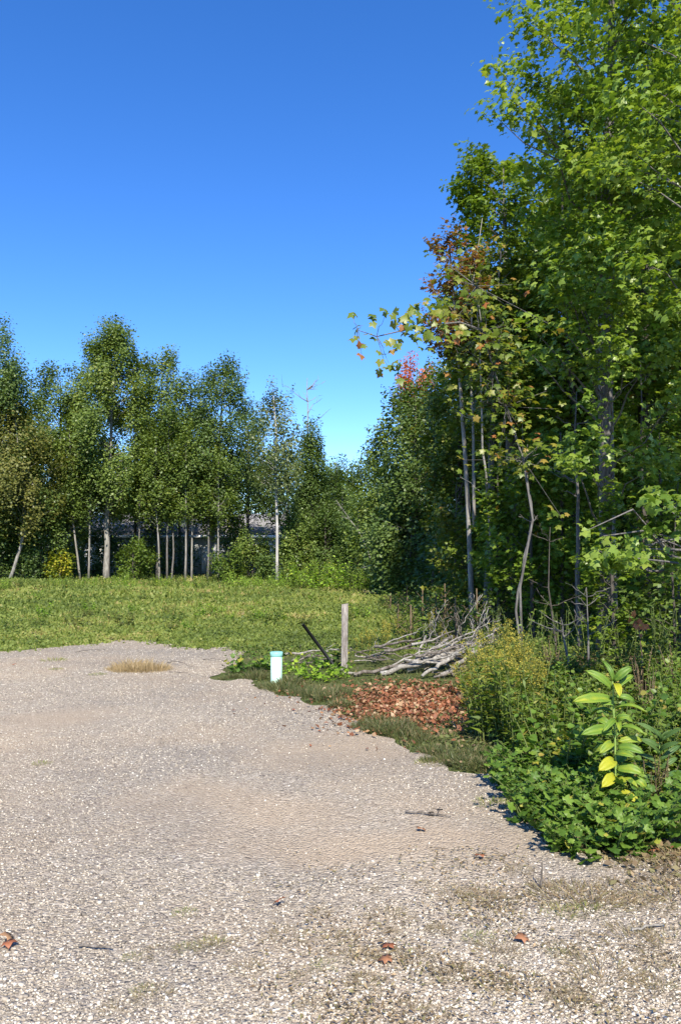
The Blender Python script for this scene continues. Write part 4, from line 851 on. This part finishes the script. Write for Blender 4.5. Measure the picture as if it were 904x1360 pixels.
# twigs on gravel
for i, (a_, b_, lb) in enumerate([((538, 1078), (598, 1084), 'forked twig lying on the gravel left of the broad leaved plants'), ((222, 880), (258, 887), 'dark twig beside the tan grass clump on the gravel'), ((105, 1256), (150, 1260), 'thin grey twig near the lower left of the gravel'), ((100, 866), (140, 862), 'thin twig near the upper edge of the gravel'), ((225, 912-20), (250, 893), 'short curved twig behind the tan grass clump'), ((270, 876), (300, 878), 'thin twig left of the grassy point of the gravel'), ((718, 1178), (722, 1150), 'short dead stalk standing up from the gravel'), ((838, 1235), (880, 1228), 'pale straw twig near the lower right edge')]):
    pa, pb = gp(*a_, .02), gp(*b_, .02)
    if 'stalk' in lb: pb = pa+np.array([.01, 0, .12])
    logm(lb, pa, pb, .006, .003, 'deaddark' if i < 7 else 'dead', 'twig', 2 if i == 0 else 0, cat='twig')

# ------------------------------------------------------------------ grass tufts at the gravel edge
tf = [tuft(None, 'grass_tuft', 420, .20, .17, 'tuft') for _ in range(3)]
tp = [(340, 902), (355, 915), (375, 918), (395, 922), (415, 926), (435, 930), (452, 940), (330, 895), (385, 908), (310, 900), (295, 903), (448, 925)]
scatter(tf, pxpts([(a, b, rng.uniform(.7, 1)*(.45 if a < 320 else 1)) for a, b in tp]), 'drab green grass tuft along the gravel edge around the pipe', 'grass tufts around the pipe')
tf2 = [tuft(None, 'grass_tuft', 420, .18, .17, 'tuft') for _ in range(2)]
scatter(tf2, pxpts([(485, 968, .8), (505, 972, .95), (525, 975, .95), (545, 980, .8), (560, 985, .7), (500, 962, .8), (535, 968, .8)]), 'green grass tuft on the gravel edge before the red leaf carpet', 'grass tufts before the leaf carpet')
tf3 = [tuft(None, 'grass_tuft', 360, .17, .16, 'tuft') for _ in range(2)]
scatter(tf3, pxpts([(590, 1005, .8), (605, 1015, .9), (625, 1020, 1), (645, 1022, .9), (625, 1005, .8), (575, 1000, .6), (570, 1012, .5)]), 'brownish grass tuft left of the broad leaved plants', 'brownish grass tufts at the gravel edge')
tf4 = [tuft(None, 'dry_grass_clump', 420, .15, .2, 'straw') for _ in range(2)]
scatter(tf4, pxpts([(155, 890, .85), (168, 892, .95), (182, 891, 1.3), (196, 891, 1.35), (210, 890, 1.1), (175, 888, 1.2)]), 'tan dry grass clump standing alone on the gravel near its upper edge', 'dry grass clumps on the gravel')
tf5 = [tuft(None, 'small_weed_tuft', 130, .05, .12, 'grass', flat=1.2, wid=.09) for _ in range(2)]
scatter(tf5, pxpts([(72, 878, 1.3), (75, 890, 1), (130, 897, 1), (55, 1016, .7), (245, 1216, .5), (283, 1256, .6), (570, 1015, 1), (655, 1070, 1), (668, 1068, .8), (430, 1286, .45), (248, 1262, .5), (745, 1215, .7), (780, 1212, .7), (635, 1250, .5), (740, 1270, .5), (175, 1275, .4), (190, 1320, .4)]), 'tiny green weed tuft growing through the gravel', 'tiny weed tufts in the gravel', z0=.01)
tf6 = [tuft(None, 'dry_weed_mat', 260, .055, .17, 'drab', cat='weed', flat=2.2, wid=.07) for _ in range(3)]
mats = [(760, 1195, 1.3), (735, 1190, 1), (785, 1200, 1), (660, 1268, .7), (620, 1300, .5), (520, 1222, .6), (380, 1248, .6), (285, 1258, .6), (215, 1268, .5), (800, 1300, .9), (770, 1310, .7), (855, 1205, 1), (890, 1260, 1), (895, 1190, 1), (600, 1190, .6), (640, 1195, .6), (660, 1200, .5), (690, 1160, .5), (560, 1275, .5), (450, 1250, .5), (205, 1325, .5), (155, 1345, .4), (760, 1340, .6), (870, 1320, .7), (700, 1310, .5), (480, 1310, .4), (400, 1300, .4), (330, 1290, .4), (545, 1345, .4), (900, 1150, 1.1), (870, 1160, 1), (905, 1120, 1.2), (880, 1110, 1.1), (860, 1120, 1), (470, 1275, .4), (580, 1240, .4), (840, 1250, .8), (815, 1180, .6)]
for _ in range(26): mats.append((rng.uniform(380, 900), rng.uniform(1170, 1355), rng.uniform(.25, .5)))
scatter(tf6, pxpts(mats), 'flat mat of dry brownish weed on the gravel', 'dry weed mats on the gravel', z0=.012)

def debris():
    mb = MB(); P = []
    while len(P) < 4000:
        px, py = rng.uniform(330, 960), rng.uniform(1130, 1375); q = gp(px, py)
        w_ = .5+.5*math.sin(q[0]*5+2*math.sin(q[1]*4))*math.sin(q[1]*6+q[0]*2)
        if rng.random() < w_**2*min(1, (px-300)/350): P.append([q[0], q[1], .016+rng.random()*.012])
    P = np.array(P); n_ = len(P)
    leaves(mb, P, np.array([0, 0, 1])+rng.normal(0, .4, (n_, 3)), rng.normal(0, 1, (n_, 3))*[1, 1, .2], rng.uniform(.008, .028, n_), rng.random(n_), 'lance', wid=2.2)
    o = mb.build('plant_debris', G['drab']); tag(o, 'bits of dry brown plant matter strewn through the lower right gravel', 'plant debris', kind='stuff')
debris()
